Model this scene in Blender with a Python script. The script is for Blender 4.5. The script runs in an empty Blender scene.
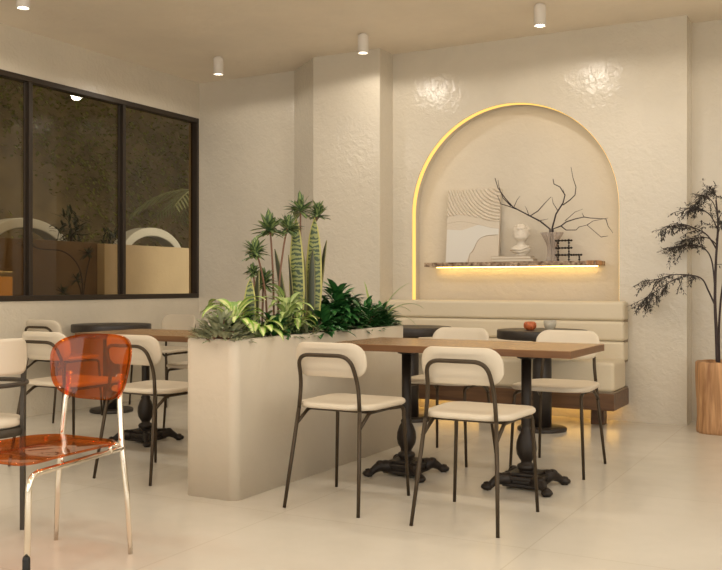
import bpy, bmesh, math, random
from mathutils import Vector, Matrix, Euler
from math import sin, cos, pi, radians, sqrt, atan2
rnd = random.Random(11)
S = bpy.context.scene
COL = S.collection

# ------------------------------------------------------------------ camera frame
TH = radians(28.7); SN, CS = sin(TH), cos(TH)
F = 920.0; EYE = 1.07

def ray(u, v):
    a = (u - 361) / F
    return Vector((-SN + a * CS, CS + a * SN, (285 - v) / F))
def at_z(u, v, z):
    r = ray(u, v); t = (z - EYE) / r.z
    return Vector((r.x * t, r.y * t, z))
def at_y(u, v, y):
    r = ray(u, v); t = y / r.y
    return Vector((r.x * t, y, EYE + r.z * t))
def at_x(u, v, x):
    r = ray(u, v); t = x / r.x
    return Vector((x, r.y * t, EYE + r.z * t))

# ------------------------------------------------------------------ materials
def new_mat(name):
    m = bpy.data.materials.new(name); m.use_nodes = True
    return m, m.node_tree.nodes, m.node_tree.links
def bsdf(m): return m.node_tree.nodes['Principled BSDF']

def mat(name, col, rough=0.5, metal=0.0, var=0.0, vscale=4.0, bump=0.0, bscale=30.0, spec=0.5, stretch=None, col2=None, coat=0.0):
    m, N, L = new_mat(name); b = bsdf(m)
    b.inputs['Base Color'].default_value = (*col, 1)
    b.inputs['Roughness'].default_value = rough
    b.inputs['Metallic'].default_value = metal
    b.inputs['Specular IOR Level'].default_value = spec
    if coat: b.inputs['Coat Weight'].default_value = coat
    tc = N.new('ShaderNodeTexCoord')
    src = tc.outputs['Object']
    if stretch:
        mp = N.new('ShaderNodeMapping'); mp.inputs['Scale'].default_value = stretch
        L.new(src, mp.inputs['Vector']); src = mp.outputs['Vector']
    if var or col2:
        nz = N.new('ShaderNodeTexNoise'); nz.inputs['Scale'].default_value = vscale
        nz.inputs['Detail'].default_value = 6
        L.new(src, nz.inputs['Vector'])
        rp = N.new('ShaderNodeValToRGB')
        c2 = col2 or tuple(min(1, c * (1 + var)) for c in col)
        c1 = col if col2 else tuple(c * (1 - var) for c in col)
        rp.color_ramp.elements[0].position = .3; rp.color_ramp.elements[1].position = .7
        rp.color_ramp.elements[0].color = (*c1, 1); rp.color_ramp.elements[1].color = (*c2, 1)
        L.new(nz.outputs['Fac'], rp.inputs['Fac']); L.new(rp.outputs['Color'], b.inputs['Base Color'])
    if bump:
        n2 = N.new('ShaderNodeTexNoise'); n2.inputs['Scale'].default_value = bscale
        n2.inputs['Detail'].default_value = 5
        L.new(src, n2.inputs['Vector'])
        bp = N.new('ShaderNodeBump'); bp.inputs['Strength'].default_value = bump; bp.inputs['Distance'].default_value = .02
        L.new(n2.outputs['Fac'], bp.inputs['Height']); L.new(bp.outputs['Normal'], b.inputs['Normal'])
    return m

def emit(name, col, strength):
    m, N, L = new_mat(name); N.remove(bsdf(m))
    e = N.new('ShaderNodeEmission'); e.inputs['Color'].default_value = (*col, 1); e.inputs['Strength'].default_value = strength
    L.new(e.outputs[0], N['Material Output'].inputs['Surface'])
    return m

def thin_glass(name, tint, gloss=0.9, rough=0.02, ior=1.45, body=None, bodyfac=0.0):
    """a thin see-through sheet: tinted transmission, mirror reflection by Fresnel, optional milky body"""
    m, N, L = new_mat(name); N.remove(bsdf(m))
    t = N.new('ShaderNodeBsdfTransparent'); t.inputs['Color'].default_value = (*tint, 1)
    g = N.new('ShaderNodeBsdfGlossy'); g.inputs['Roughness'].default_value = rough
    g.inputs['Color'].default_value = (gloss, gloss, gloss, 1)
    fr = N.new('ShaderNodeFresnel'); gm = N.new('ShaderNodeNewGeometry'); mr = N.new('ShaderNodeMapRange')      # a sheet reflects alike from both sides
    mr.inputs[3].default_value = ior; mr.inputs[4].default_value = 1 / ior
    L.new(gm.outputs['Backfacing'], mr.inputs[0]); L.new(mr.outputs[0], fr.inputs['IOR'])
    mx = N.new('ShaderNodeMixShader')
    L.new(fr.outputs[0], mx.inputs[0])
    base = t.outputs[0]
    if body:
        d = N.new('ShaderNodeBsdfDiffuse'); d.inputs['Color'].default_value = (*body, 1)
        m2 = N.new('ShaderNodeMixShader'); m2.inputs[0].default_value = bodyfac
        L.new(t.outputs[0], m2.inputs[1]); L.new(d.outputs[0], m2.inputs[2]); base = m2.outputs[0]
    L.new(base, mx.inputs[1]); L.new(g.outputs[0], mx.inputs[2])
    L.new(mx.outputs[0], N['Material Output'].inputs['Surface'])
    return m

def plaster(name, col, rough, bump, bscale, var=.05):
    m, N, L = new_mat(name); b = bsdf(m)
    tc = N.new('ShaderNodeTexCoord')
    n1 = N.new('ShaderNodeTexNoise'); n1.inputs['Scale'].default_value = 1.7; n1.inputs['Detail'].default_value = 8; n1.inputs['Roughness'].default_value = .62
    L.new(tc.outputs['Object'], n1.inputs['Vector'])
    rp = N.new('ShaderNodeValToRGB')
    rp.color_ramp.elements[0].position = .3; rp.color_ramp.elements[1].position = .7
    rp.color_ramp.elements[0].color = (*[c * (1 - var) for c in col], 1); rp.color_ramp.elements[1].color = (*[c * (1 + var) for c in col], 1)
    L.new(n1.outputs['Fac'], rp.inputs['Fac']); L.new(rp.outputs['Color'], b.inputs['Base Color'])
    b.inputs['Roughness'].default_value = rough; b.inputs['Specular IOR Level'].default_value = .62 if rough < .25 else .45
    n2 = N.new('ShaderNodeTexNoise'); n2.inputs['Scale'].default_value = bscale; n2.inputs['Detail'].default_value = 4; n2.inputs['Distortion'].default_value = .8
    L.new(tc.outputs['Object'], n2.inputs['Vector'])
    n3 = N.new('ShaderNodeTexNoise'); n3.inputs['Scale'].default_value = bscale * 3.1; n3.inputs['Detail'].default_value = 3
    L.new(tc.outputs['Object'], n3.inputs['Vector'])
    ad = N.new('ShaderNodeMath'); ad.operation = 'MULTIPLY_ADD'; ad.inputs[1].default_value = .35
    L.new(n3.outputs['Fac'], ad.inputs[0]); L.new(n2.outputs['Fac'], ad.inputs[2])
    bp = N.new('ShaderNodeBump'); bp.inputs['Strength'].default_value = bump; bp.inputs['Distance'].default_value = .02
    L.new(ad.outputs[0], bp.inputs['Height']); L.new(bp.outputs['Normal'], b.inputs['Normal'])
    return m

def wood(name, c1, c2, rough, axis='x', scale=1.0, bump=.05):
    m, N, L = new_mat(name); b = bsdf(m)
    tc = N.new('ShaderNodeTexCoord'); mp = N.new('ShaderNodeMapping')
    s = {'x': (1.2, 14, 14), 'y': (14, 1.2, 14), 'z': (14, 14, 1.2)}[axis]
    mp.inputs['Scale'].default_value = tuple(k * scale for k in s)
    L.new(tc.outputs['Object'], mp.inputs['Vector'])
    nz = N.new('ShaderNodeTexNoise'); nz.inputs['Scale'].default_value = 1.6; nz.inputs['Detail'].default_value = 9; nz.inputs['Distortion'].default_value = 1.1
    L.new(mp.outputs['Vector'], nz.inputs['Vector'])
    rp = N.new('ShaderNodeValToRGB'); rp.color_ramp.elements[0].position = .33; rp.color_ramp.elements[1].position = .68
    rp.color_ramp.elements[0].color = (*c1, 1); rp.color_ramp.elements[1].color = (*c2, 1)
    L.new(nz.outputs['Fac'], rp.inputs['Fac']); L.new(rp.outputs['Color'], b.inputs['Base Color'])
    b.inputs['Roughness'].default_value = rough
    bp = N.new('ShaderNodeBump'); bp.inputs['Strength'].default_value = bump; bp.inputs['Distance'].default_value = .01
    L.new(nz.outputs['Fac'], bp.inputs['Height']); L.new(bp.outputs['Normal'], b.inputs['Normal'])
    return m

def leaf_mat(name, mid, edge, at=.55, soft=.15, rough=.4, bands=None, stripes=0):
    """leaf colour by its own width (UV x: 0 midrib .. 1 margin); bands = (dark colour, scale) for cross bands"""
    m, N, L = new_mat(name); b = bsdf(m)
    uv = N.new('ShaderNodeUVMap'); uv.uv_map = 'UVMap'
    sp = N.new('ShaderNodeSeparateXYZ'); L.new(uv.outputs['UV'], sp.inputs[0])
    rp = N.new('ShaderNodeValToRGB')
    rp.color_ramp.elements[0].position = max(0, at - soft); rp.color_ramp.elements[1].position = min(1, at + soft)
    rp.color_ramp.elements[0].color = (*mid, 1); rp.color_ramp.elements[1].color = (*edge, 1)
    L.new(sp.outputs['X'], rp.inputs['Fac'])
    out = rp.outputs['Color']
    tc = N.new('ShaderNodeTexCoord')
    nz = N.new('ShaderNodeTexNoise'); nz.inputs['Scale'].default_value = 14; nz.inputs['Detail'].default_value = 3
    L.new(tc.outputs['Object'], nz.inputs['Vector'])
    mx = N.new('ShaderNodeMix'); mx.data_type = 'RGBA'; mx.blend_type = 'MULTIPLY'
    mx.inputs[0].default_value = .5
    vr = N.new('ShaderNodeValToRGB'); vr.color_ramp.elements[0].color = (.45, .45, .45, 1); vr.color_ramp.elements[1].color = (1.3, 1.3, 1.3, 1)
    L.new(nz.outputs['Fac'], vr.inputs['Fac']); L.new(out, mx.inputs[6]); L.new(vr.outputs['Color'], mx.inputs[7]); out = mx.outputs[2]
    if bands:
        dk, sc = bands
        wv = N.new('ShaderNodeTexWave'); wv.bands_direction = 'Z'; wv.inputs['Scale'].default_value = sc
        wv.inputs['Distortion'].default_value = 7; wv.inputs['Detail'].default_value = 3; wv.inputs['Detail Scale'].default_value = 2.2
        L.new(tc.outputs['Object'], wv.inputs['Vector'])
        st = N.new('ShaderNodeValToRGB'); st.color_ramp.elements[0].position = .45; st.color_ramp.elements[1].position = .62
        L.new(wv.outputs['Fac'], st.inputs['Fac'])
        ins = N.new('ShaderNodeMath'); ins.operation = 'LESS_THAN'; ins.inputs[1].default_value = at
        L.new(sp.outputs['X'], ins.inputs[0])
        ml = N.new('ShaderNodeMath'); ml.operation = 'MULTIPLY'; L.new(st.outputs['Color'], ml.inputs[0]); L.new(ins.outputs[0], ml.inputs[1])
        m3 = N.new('ShaderNodeMix'); m3.data_type = 'RGBA'; L.new(ml.outputs[0], m3.inputs[0]); L.new(out, m3.inputs[6])
        m3.inputs[7].default_value = (*dk, 1); out = m3.outputs[2]
    L.new(out, b.inputs['Base Color']); b.inputs['Roughness'].default_value = rough
    b.inputs['Subsurface Weight'].default_value = 0
    return m

WALLC = (.66, .603, .500)
M = {}
M['wall'] = plaster('beige_plaster', WALLC, .22, .26, 17)
M['ceil'] = plaster('ceiling_plaster', (.86, .77, .635), .5, .30, 9)
M['niche'] = plaster('niche_plaster', (.66, .60, .50), .6, .2, 14)
M['planter'] = plaster('planter_plaster', (.65, .58, .47), .45, .12, 16)
M['seat'] = mat('cream_seat', (.64, .56, .44), .42, bump=.04, bscale=120)
M['bronze'] = mat('bronze_tube', (.062, .043, .025), .42, metal=.5)
M['iron'] = mat('cast_iron', (.020, .014, .010), .42, metal=.1, bump=.1, bscale=60, spec=.35)
M['table'] = wood('oak_top', (.29, .162, .072), (.35, .20, .093), .26, 'x')
M['edge'] = wood('edge_shade_wood', (.125, .054, .018), (.185, .086, .032), .42, 'x')  # wood darkened to put the table edge's shade into the colour
M['walnut'] = wood('walnut_base', (.10, .048, .022), (.17, .085, .038), .42, 'x')
M['black'] = mat('dark_top', (.030, .023, .019), .45, var=.2, vscale=20)
M['leather'] = mat('cream_leather', (.70, .615, .465), .40, bump=.08, bscale=45)
M['seam'] = mat('bench_seam', (.30, .24, .17), .8)
M['white'] = mat('white_paint', (.78, .73, .66), .45)
M['plaster_white'] = mat('white_plaster', (.72, .66, .57), .7, bump=.1, bscale=50)
M['frame'] = mat('window_bronze', (.038, .027, .018), .42, metal=.3)
M['glass'] = thin_glass('tinted_glass', (.62, .50, .31), ior=1.5, rough=.015)
M['acrylic'] = thin_glass('orange_acrylic', (.86, .38, .085), ior=1.5, rough=.03, body=(.80, .26, .015), bodyfac=.035)
M['acrylic_seat'] = thin_glass('orange_acrylic_seat', (.92, .46, .17), ior=1.5, rough=.03, body=(.80, .24, .03), bodyfac=.06)
M['chrome'] = mat('chrome', (.86, .80, .70), .12, metal=1)
M['bark'] = mat('bark', (.10, .05, .025), .8, col2=(.55, .42, .30), vscale=34, bump=.8, bscale=40)
M['stump'] = wood('stump_wood', (.27, .125, .05), (.62, .36, .175), .6, 'z', scale=.9, bump=.6)
M['soil'] = mat('soil', (.03, .02, .013), .95, bump=1, bscale=60, var=.4, vscale=40)
M['trunk'] = mat('dark_bark', (.045, .03, .03), .7, bump=.3, bscale=60)
M['twig'] = mat('dark_twig', (.03, .021, .024), .7)
M['stem'] = mat('reddish_stem', (.20, .10, .06), .6)
M['led'] = emit('led_yellow', (1, .60, .15), 1.75)
M['led_soft'] = emit('led_shelf', (1, .64, .20), 13)
M['led_bench'] = emit('led_bench', (1, .56, .13), 10.0)
M['lamp'] = emit('lamp_disc', (1, .90, .72), 14)
M['lantern'] = emit('lantern_glow', (1, .42, .09), .42)
M['vase'] = thin_glass('milky_glass', (.86, .80, .74), ior=1.45, rough=.1, body=(.68, .61, .55), bodyfac=.36)
M['bowl'] = thin_glass('frosted_glass', (.9, .88, .82), ior=1.45, rough=.08, body=(.72, .70, .63), bodyfac=.45)
M['orange'] = mat('orange_glaze', (.52, .13, .04), .35, var=.35, vscale=60)
M['paper'] = mat('paper', (.74, .68, .58), .8)
M['cover'] = mat('book_cover', (.56, .46, .35), .6)
M['art'] = mat('art_plaster', (.66, .59, .49), .75, bump=.15, bscale=60)
M['artsmooth'] = mat('art_paint', (.70, .68, .63), .6)
M['artline'] = mat('art_line', (.34, .25, .16), .7)
M['brownwall'] = mat('brown_render', (.17, .115, .065), .7, var=.1, bump=.1)
M['tanwall'] = mat('tan_render', (.58, .51, .41), .7, var=.05, bump=.1)
M['arcwhite'] = mat('arch_white', (.76, .82, .90), .35)
M['court'] = mat('courtyard_dark', (.17, .135, .08), .9, var=.3, vscale=3)
M['rubber'] = mat('black_rubber', (.008, .008, .008), .5)
M['darkmetal'] = mat('dark_leg', (.06, .048, .034), .45, metal=.3)

M['hosta'] = leaf_mat('lime_leaf', (.74, .78, .34), (.24, .44, .05), .50, .2)
M['lime2'] = leaf_mat('lime_green_leaf', (.52, .62, .24), (.24, .38, .09), .55, .3)
M['grey'] = leaf_mat('sage_leaf', (.40, .42, .27), (.30, .33, .19), .5, .4, rough=.7)
M['dark'] = leaf_mat('deep_green_leaf', (.06, .23, .05), (.03, .13, .035), .3, .3, rough=.3)
M['mid'] = leaf_mat('mid_green_leaf', (.10, .19, .05), (.035, .10, .03), .3, .4)
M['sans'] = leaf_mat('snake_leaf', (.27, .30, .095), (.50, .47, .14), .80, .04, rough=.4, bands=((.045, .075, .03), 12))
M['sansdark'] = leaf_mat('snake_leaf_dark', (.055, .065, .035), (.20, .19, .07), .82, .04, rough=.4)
M['ros'] = leaf_mat('rosette_leaf', (.34, .42, .15), (.07, .13, .06), .35, .35)
M['treeleaf'] = leaf_mat('dusky_leaf', (.065, .055, .048), (.042, .038, .034), .5, .3, rough=.6)
M['ivy'] = leaf_mat('ivy_leaf', (.26, .28, .06), (.13, .16, .035), .5, .3, rough=.6)
M['palm'] = leaf_mat('palm_leaf', (.34, .38, .22), (.22, .27, .14), .5, .3, rough=.6)
M['shrub'] = leaf_mat('shrub_leaf', (.03, .06, .022), (.02, .045, .02), .5, .3, rough=.6)

# polished floor: faint large slabs
def floor_mat():
    m, N, L = new_mat('polished_microcement'); b = bsdf(m)
    tc = N.new('ShaderNodeTexCoord')
    n1 = N.new('ShaderNodeTexNoise'); n1.inputs['Scale'].default_value = 1.3; n1.inputs['Detail'].default_value = 9; n1.inputs['Roughness'].default_value = .65
    L.new(tc.outputs['Object'], n1.inputs['Vector'])
    rp = N.new('ShaderNodeValToRGB'); rp.color_ramp.elements[0].position = .3; rp.color_ramp.elements[1].position = .7
    rp.color_ramp.elements[0].color = (.61, .57, .49, 1); rp.color_ramp.elements[1].color = (.69, .645, .565, 1)
    L.new(n1.outputs['Fac'], rp.inputs['Fac'])
    br = N.new('ShaderNodeTexBrick'); br.offset = 0; br.inputs['Scale'].default_value = 1
    br.inputs['Brick Width'].default_value = 1.2; br.inputs['Row Height'].default_value = 1.2; br.inputs['Mortar Size'].default_value = .003
    br.inputs['Color1'].default_value = (1, 1, 1, 1); br.inputs['Color2'].default_value = (.97, .97, .97, 1); br.inputs['Mortar'].default_value = (.88, .86, .83, 1)
    L.new(tc.outputs['Object'], br.inputs['Vector'])
    mx = N.new('ShaderNodeMix'); mx.data_type = 'RGBA'; mx.blend_type = 'MULTIPLY'; mx.inputs[0].default_value = 1
    L.new(rp.outputs['Color'], mx.inputs[6]); L.new(br.outputs['Color'], mx.inputs[7])
    L.new(mx.outputs[2], b.inputs['Base Color'])
    b.inputs['Roughness'].default_value = .2; b.inputs['Specular IOR Level'].default_value = .5
    n2 = N.new('ShaderNodeTexNoise'); n2.inputs['Scale'].default_value = 5; n2.inputs['Detail'].default_value = 4
    L.new(tc.outputs['Object'], n2.inputs['Vector'])
    rr = N.new('ShaderNodeMapRange'); rr.inputs[3].default_value = .16; rr.inputs[4].default_value = .30
    L.new(n2.outputs['Fac'], rr.inputs[0]); L.new(rr.outputs[0], b.inputs['Roughness'])
    return m
M['floor'] = floor_mat()

# ------------------------------------------------------------------ mesh builder
class MB:
    def __init__(s): s.v = []; s.f = []; s.uv = []; s.sm = []; s.mi = []
    def add(s, verts, faces, uvs=None, smooth=False, mi=0):
        o = len(s.v); s.v += [tuple(p) for p in verts]
        for i, f in enumerate(faces):
            s.f.append([k + o for k in f])
            s.uv.append(uvs[i] if uvs else [(0, 0)] * len(f)); s.sm.append(smooth); s.mi.append(mi)
    def box(s, a, b, mi=0):
        (x0, y0, z0), (x1, y1, z1) = a, b
        v = [(x0, y0, z0), (x1, y0, z0), (x1, y1, z0), (x0, y1, z0), (x0, y0, z1), (x1, y0, z1), (x1, y1, z1), (x0, y1, z1)]
        s.add(v, [(3, 2, 1, 0), (4, 5, 6, 7), (0, 1, 5, 4), (1, 2, 6, 5), (2, 3, 7, 6), (3, 0, 4, 7)], mi=mi)
    def obox(s, c, rz, size, mi=0):
        m = Matrix.Rotation(rz, 3, 'Z'); hx, hy, hz = [k / 2 for k in size]
        v = []
        for z in (-hz, hz):
            for x, y in ((-hx, -hy), (hx, -hy), (hx, hy), (-hx, hy)):
                v.append(Vector(c) + m @ Vector((x, y, z)))
        s.add(v, [(3, 2, 1, 0), (4, 5, 6, 7), (0, 1, 5, 4), (1, 2, 6, 5), (2, 3, 7, 6), (3, 0, 4, 7)], mi=mi)
    def tube(s, pts, r, n=10, cap=True, closed=False, mi=0):
        pts = [Vector(p) for p in pts]; k = len(pts)
        rs = r if isinstance(r, (list, tuple)) else [r] * k
        up = None; rings = []
        for i, p in enumerate(pts):
            if closed: t = (pts[(i + 1) % k] - pts[i - 1]).normalized()
            else: t = (pts[min(i + 1, k - 1)] - pts[max(i - 1, 0)]).normalized()
            if up is None:
                up = Vector((0, 0, 1)) if abs(t.z) < .9 else Vector((0, 1, 0))
            a = t.cross(up)
            if a.length < 1e-6: a = t.orthogonal()
            a.normalize(); b = a.cross(t).normalized(); up = b
            rings.append([p + (a * cos(2 * pi * j / n) + b * sin(2 * pi * j / n)) * rs[i] for j in range(n)])
        v = [q for rg in rings for q in rg]; f = []
        for i in range(k if closed else k - 1):
            i2 = (i + 1) % k
            for j in range(n):
                f.append((i * n + j, i * n + (j + 1) % n, i2 * n + (j + 1) % n, i2 * n + j))
        s.add(v, f, smooth=True, mi=mi)
        if cap and not closed:
            o = len(s.v) - len(v)
            s.f.append([o + j for j in range(n)][::-1]); s.uv.append([(0, 0)] * n); s.sm.append(False); s.mi.append(mi)
            s.f.append([o + (k - 1) * n + j for j in range(n)]); s.uv.append([(0, 0)] * n); s.sm.append(False); s.mi.append(mi)
    def lathe(s, prof, c=(0, 0, 0), n=32, flute=0, fdepth=0, cap=True, smooth=True, mi=0):
        v = []; f = []; cx, cy, cz = c
        for r, z in prof:
            for j in range(n):
                a = 2 * pi * j / n
                rr = r * (1 + fdepth * cos(flute * a)) if flute else r
                v.append((cx + rr * cos(a), cy + rr * sin(a), cz + z))
        k = len(prof)
        for i in range(k - 1):
            for j in range(n):
                f.append((i * n + j, i * n + (j + 1) % n, (i + 1) * n + (j + 1) % n, (i + 1) * n + j))
        s.add(v, f, smooth=smooth, mi=mi)
        if cap:
            o = len(s.v) - len(v)
            s.f.append([o + j for j in range(n)][::-1]); s.uv.append([(0, 0)] * n); s.sm.append(False); s.mi.append(mi)
            s.f.append([o + (k - 1) * n + j for j in range(n)]); s.uv.append([(0, 0)] * n); s.sm.append(False); s.mi.append(mi)
    def prism(s, poly, z0, z1, mi=0, smooth=False):
        n = len(poly)
        v = [(x, y, z0) for x, y in poly] + [(x, y, z1) for x, y in poly]
        s.add(v, [(i, (i + 1) % n, n + (i + 1) % n, n + i) for i in range(n)], smooth=smooth, mi=mi)
        s.add(v, [list(range(n))[::-1], list(range(n, 2 * n))], mi=mi)
    def slab(s, rings, mi=0):
        """rings: list of closed loops of equal count, lofted and capped"""
        n = len(rings[0]); v = [p for r in rings for p in r]; f = []
        for i in range(len(rings) - 1):
            for j in range(n):
                f.append((i * n + j, i * n + (j + 1) % n, (i + 1) * n + (j + 1) % n, (i + 1) * n + j))
        f.append(list(range(n))[::-1]); f.append([(len(rings) - 1) * n + j for j in range(n)])
        s.add(v, f, smooth=True, mi=mi)
    def ball(s, c, r, n=10, m=6, mi=0):
        rx, ry, rz = r if isinstance(r, (tuple, list)) else (r, r, r)
        v = [(c[0], c[1], c[2] - rz)]
        for i in range(1, m):
            t = -pi / 2 + pi * i / m
            for j in range(n):
                a = 2 * pi * j / n
                v.append((c[0] + rx * cos(t) * cos(a), c[1] + ry * cos(t) * sin(a), c[2] + rz * sin(t)))
        v.append((c[0], c[1], c[2] + rz)); f = []
        for j in range(n): f.append((0, 1 + (j + 1) % n, 1 + j))
        for i in range(m - 2):
            for j in range(n):
                f.append((1 + i * n + j, 1 + i * n + (j + 1) % n, 1 + (i + 1) * n + (j + 1) % n, 1 + (i + 1) * n + j))
        e = len(v) - 1
        for j in range(n): f.append((e, 1 + (m - 2) * n + j, 1 + (m - 2) * n + (j + 1) % n))
        s.add(v, f, smooth=True, mi=mi)
    def leaf(s, base, d, length, width, droop=0.0, fold=.25, segs=7, shape='oval', mi=0, roll=0.0):
        """a curved folded leaf; UV x = 0 at midrib, 1 at margin"""
        d = Vector(d).normalized(); p = Vector(base)
        side = d.cross(Vector((0, 0, 1)))
        if side.length < .05: side = Vector((cos(roll), sin(roll), 0))
        side.normalize()
        if roll and abs(d.z) < .9: side = Matrix.Rotation(roll, 3, d) @ side
        step = length / segs; v = []; prev = p.copy(); dd = d.copy()
        for i in range(segs + 1):
            t = i / segs
            if shape == 'oval': w = width * (sin(pi * min(1, t * .93 + .07)) ** .75) * (1 - .25 * t)
            elif shape == 'strap': w = width * min(1, .45 + 2.2 * t) * (1 - t ** 4) ** .7
            elif shape == 'sword': w = width * (min(1, .55 + 1.1 * t)) * (max(0, 1 - t ** 4.5)) ** .8
            else: w = width * sin(pi * (t ** .7)) ** .9 if t > 0 else width * .05
            w = max(w, width * .015)
            nrm = side.cross(dd).normalized()
            v += [prev - side * w / 2 + nrm * fold * w / 2, prev, prev + side * w / 2 + nrm * fold * w / 2]
            if i < segs:
                dd = (dd + Vector((0, 0, -1)) * droop * (.4 + t)).normalized()
                prev = prev + dd * step
        f = []; u = []
        for i in range(segs):
            a = i * 3; t0 = i / segs; t1 = (i + 1) / segs
            f.append((a, a + 1, a + 4, a + 3)); u.append([(1, t0), (0, t0), (0, t1), (1, t1)])
            f.append((a + 1, a + 2, a + 5, a + 4)); u.append([(0, t0), (1, t0), (1, t1), (0, t1)])
        s.add(v, f, u, smooth=True, mi=mi)
        return prev
    def build(s, name, mats, parent=None, bevel=0, bseg=3, loc=None, uv=False, solid=0):
        me = bpy.data.meshes.new(name); me.from_pydata(s.v, [], s.f)
        for p, k, q in zip(me.polygons, s.sm, s.mi): p.use_smooth = k; p.material_index = q
        if uv:
            ul = me.uv_layers.new(name='UVMap'); fl = [c for f in s.uv for c in f]
            for i, c in enumerate(fl): ul.data[i].uv = c
        for m in (mats if isinstance(mats, (list, tuple)) else [mats]): me.materials.append(m)
        o = bpy.data.objects.new(name, me); COL.objects.link(o)
        if loc: o.location = loc
        if parent: o.parent = parent
        if solid:
            md = o.modifiers.new('thick', 'SOLIDIFY'); md.thickness = solid; md.offset = 0
        if bevel:
            md = o.modifiers.new('bevel', 'BEVEL'); md.width = bevel; md.segments = bseg; md.limit_method = 'ANGLE'; md.angle_limit = radians(40)
            md.harden_normals = False
            for p in me.polygons: p.use_smooth = True
            sm = o.modifiers.new('wn', 'WEIGHTED_NORMAL'); sm.keep_sharp = True
        return o

def fillet(pts, r, n=6):
    """round the corners of a polyline"""
    pts = [Vector(p) for p in pts]; out = [pts[0]]
    for i in range(1, len(pts) - 1):
        a, b, c = pts[i - 1], pts[i], pts[i + 1]
        rr = r[i] if isinstance(r, dict) and i in r else (r if not isinstance(r, dict) else 0)
        rr = min(rr, (a - b).length * .49, (c - b).length * .49)
        if rr < 1e-5: out.append(b); continue
        p0 = b + (a - b).normalized() * rr; p1 = b + (c - b).normalized() * rr
        for k in range(n + 1):
            t = k / n
            out.append(p0 * (1 - t) ** 2 + b * 2 * t * (1 - t) + p1 * t * t)
    out.append(pts[-1]); return out

def spline(pts, n=6):
    pts = [Vector(p) for p in pts]; out = []
    for i in range(len(pts) - 1):
        p0 = pts[max(i - 1, 0)]; p1 = pts[i]; p2 = pts[i + 1]; p3 = pts[min(i + 2, len(pts) - 1)]
        for k in range(n):
            t = k / n
            out.append(.5 * ((2 * p1) + (p2 - p0) * t + (2 * p0 - 5 * p1 + 4 * p2 - p3) * t * t + (3 * p1 - p0 - 3 * p2 + p3) * t ** 3))
    out.append(pts[-1]); return out

def rrect(hx, hy, r, n=7, cx=0, cy=0):
    r = min(r, hx - 1e-4, hy - 1e-4); out = []
    for sx, sy, a0 in ((1, 1, 0), (-1, 1, pi / 2), (-1, -1, pi), (1, -1, 3 * pi / 2)):
        for k in range(n + 1):
            a = a0 + pi / 2 * k / n
            out.append((cx + sx * (hx - r) + r * cos(a), cy + sy * (hy - r) + r * sin(a)))
    return out

def empty(name, loc=(0, 0, 0), rz=0):
    o = bpy.data.objects.new(name, None); COL.objects.link(o)
    o.location = loc; o.rotation_euler = (0, 0, rz); o.empty_display_size = .1
    return o
def tag(o, label, cat, group=None, kind=None):
    o['label'] = label; o['category'] = cat
    if group: o['group'] = group
    if kind: o['kind'] = kind
    return o
def struct(o): o['kind'] = 'structure'; return o
def copy_tree(o, parent=None):
    c = o.copy(); COL.objects.link(c)
    if parent: c.parent = parent
    for ch in list(o.children): copy_tree(ch, c)
    return c

# ------------------------------------------------------------------ the room
CEIL = 3.13
XL, YB = -5.96, 7.45          # left (window) wall face, back wall face left of the pilaster
YA = 7.35                     # arch wall face
XR, YF = 1.7, -2.4
b = MB(); b.box((XL - .12, YF, -.12), (XR, 7.75, 0)); struct(b.build('floor', M['floor']))
b = MB(); b.box((XL - .12, YF, CEIL), (XR, 7.75, CEIL + .12)); struct(b.build('ceiling', M['ceil']))
# left wall with the window opening
WZ0, WZ1, WY0, WY1 = .94, 2.765, 3.05, 7.43
b = MB()
b.box((XL - .12, YF, 0), (XL, 7.6, WZ0)); b.box((XL - .12, YF, WZ1), (XL, 7.6, CEIL))
b.box((XL - .12, YF, WZ0), (XL, WY0, WZ1)); b.box((XL - .12, WY1, WZ0), (XL, 7.6, WZ1))
struct(b.build('wall_left', M['wall']))
b = MB(); b.box((XL, YB, 0), (-4.70, 7.62, CEIL)); struct(b.build('wall_back_left', M['wall']))
b = MB(); b.prism([(-4.81, 7.45), (-4.38, 7.10), (-3.70, 7.10), (-3.70, 7.62), (-4.81, 7.62)], 0, CEIL)
struct(b.build('wall_pilaster', M['wall']))
# arch wall with its niche
AX0, AX1 = -3.512, -1.70; AC = (AX0 + AX1) / 2; AR = (AX1 - AX0) / 2; ATOP = 2.593; ASP = ATOP - AR; AZ0 = .80; ND = .16
arc = [(AC - AR * cos(pi * i / 64), ASP + AR * sin(pi * i / 64)) for i in range(65)]
b = MB()
def yq(x0, z0, x1, z1, y): b.add([(x0, y, z0), (x1, y, z0), (x1, y, z1), (x0, y, z1)], [(0, 1, 2, 3)])
WX0, WX1 = -3.70, -1.19
yq(WX0, 0, AX0, CEIL, YA); yq(AX1, 0, WX1, CEIL, YA); yq(AX0, 0, AX1, AZ0, YA)
for (xa, za), (xb, zb) in zip(arc, arc[1:]):
    b.add([(xa, YA, za), (xb, YA, zb), (xb, YA, CEIL), (xa, YA, CEIL)], [(0, 1, 2, 3)])
b.add([(WX1, YA, 0), (WX1, 7.62, 0), (WX1, 7.62, CEIL), (WX1, YA, CEIL)], [(0, 1, 2, 3)])
b.box((WX0, 7.53, 0), (WX1 - .02, 7.62, CEIL))
struct(b.build('wall_back', M['wall']))
b = MB()
loop = [(AX0, AZ0)] + arc + [(AX1, AZ0)]
for (xa, za), (xb, zb) in zip(loop, loop[1:]):
    b.add([(xa, YA, za), (xb, YA, zb), (xb, YA + ND, zb), (xa, YA + ND, za)], [(0, 3, 2, 1)], smooth=True)
b.add([(x, YA + ND, z) for x, z in loop], [list(range(len(loop)))])
b.add([(AX0, YA, AZ0), (AX1, YA, AZ0), (AX1, YA + ND, AZ0), (AX0, YA + ND, AZ0)], [(0, 1, 2, 3)])
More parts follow.
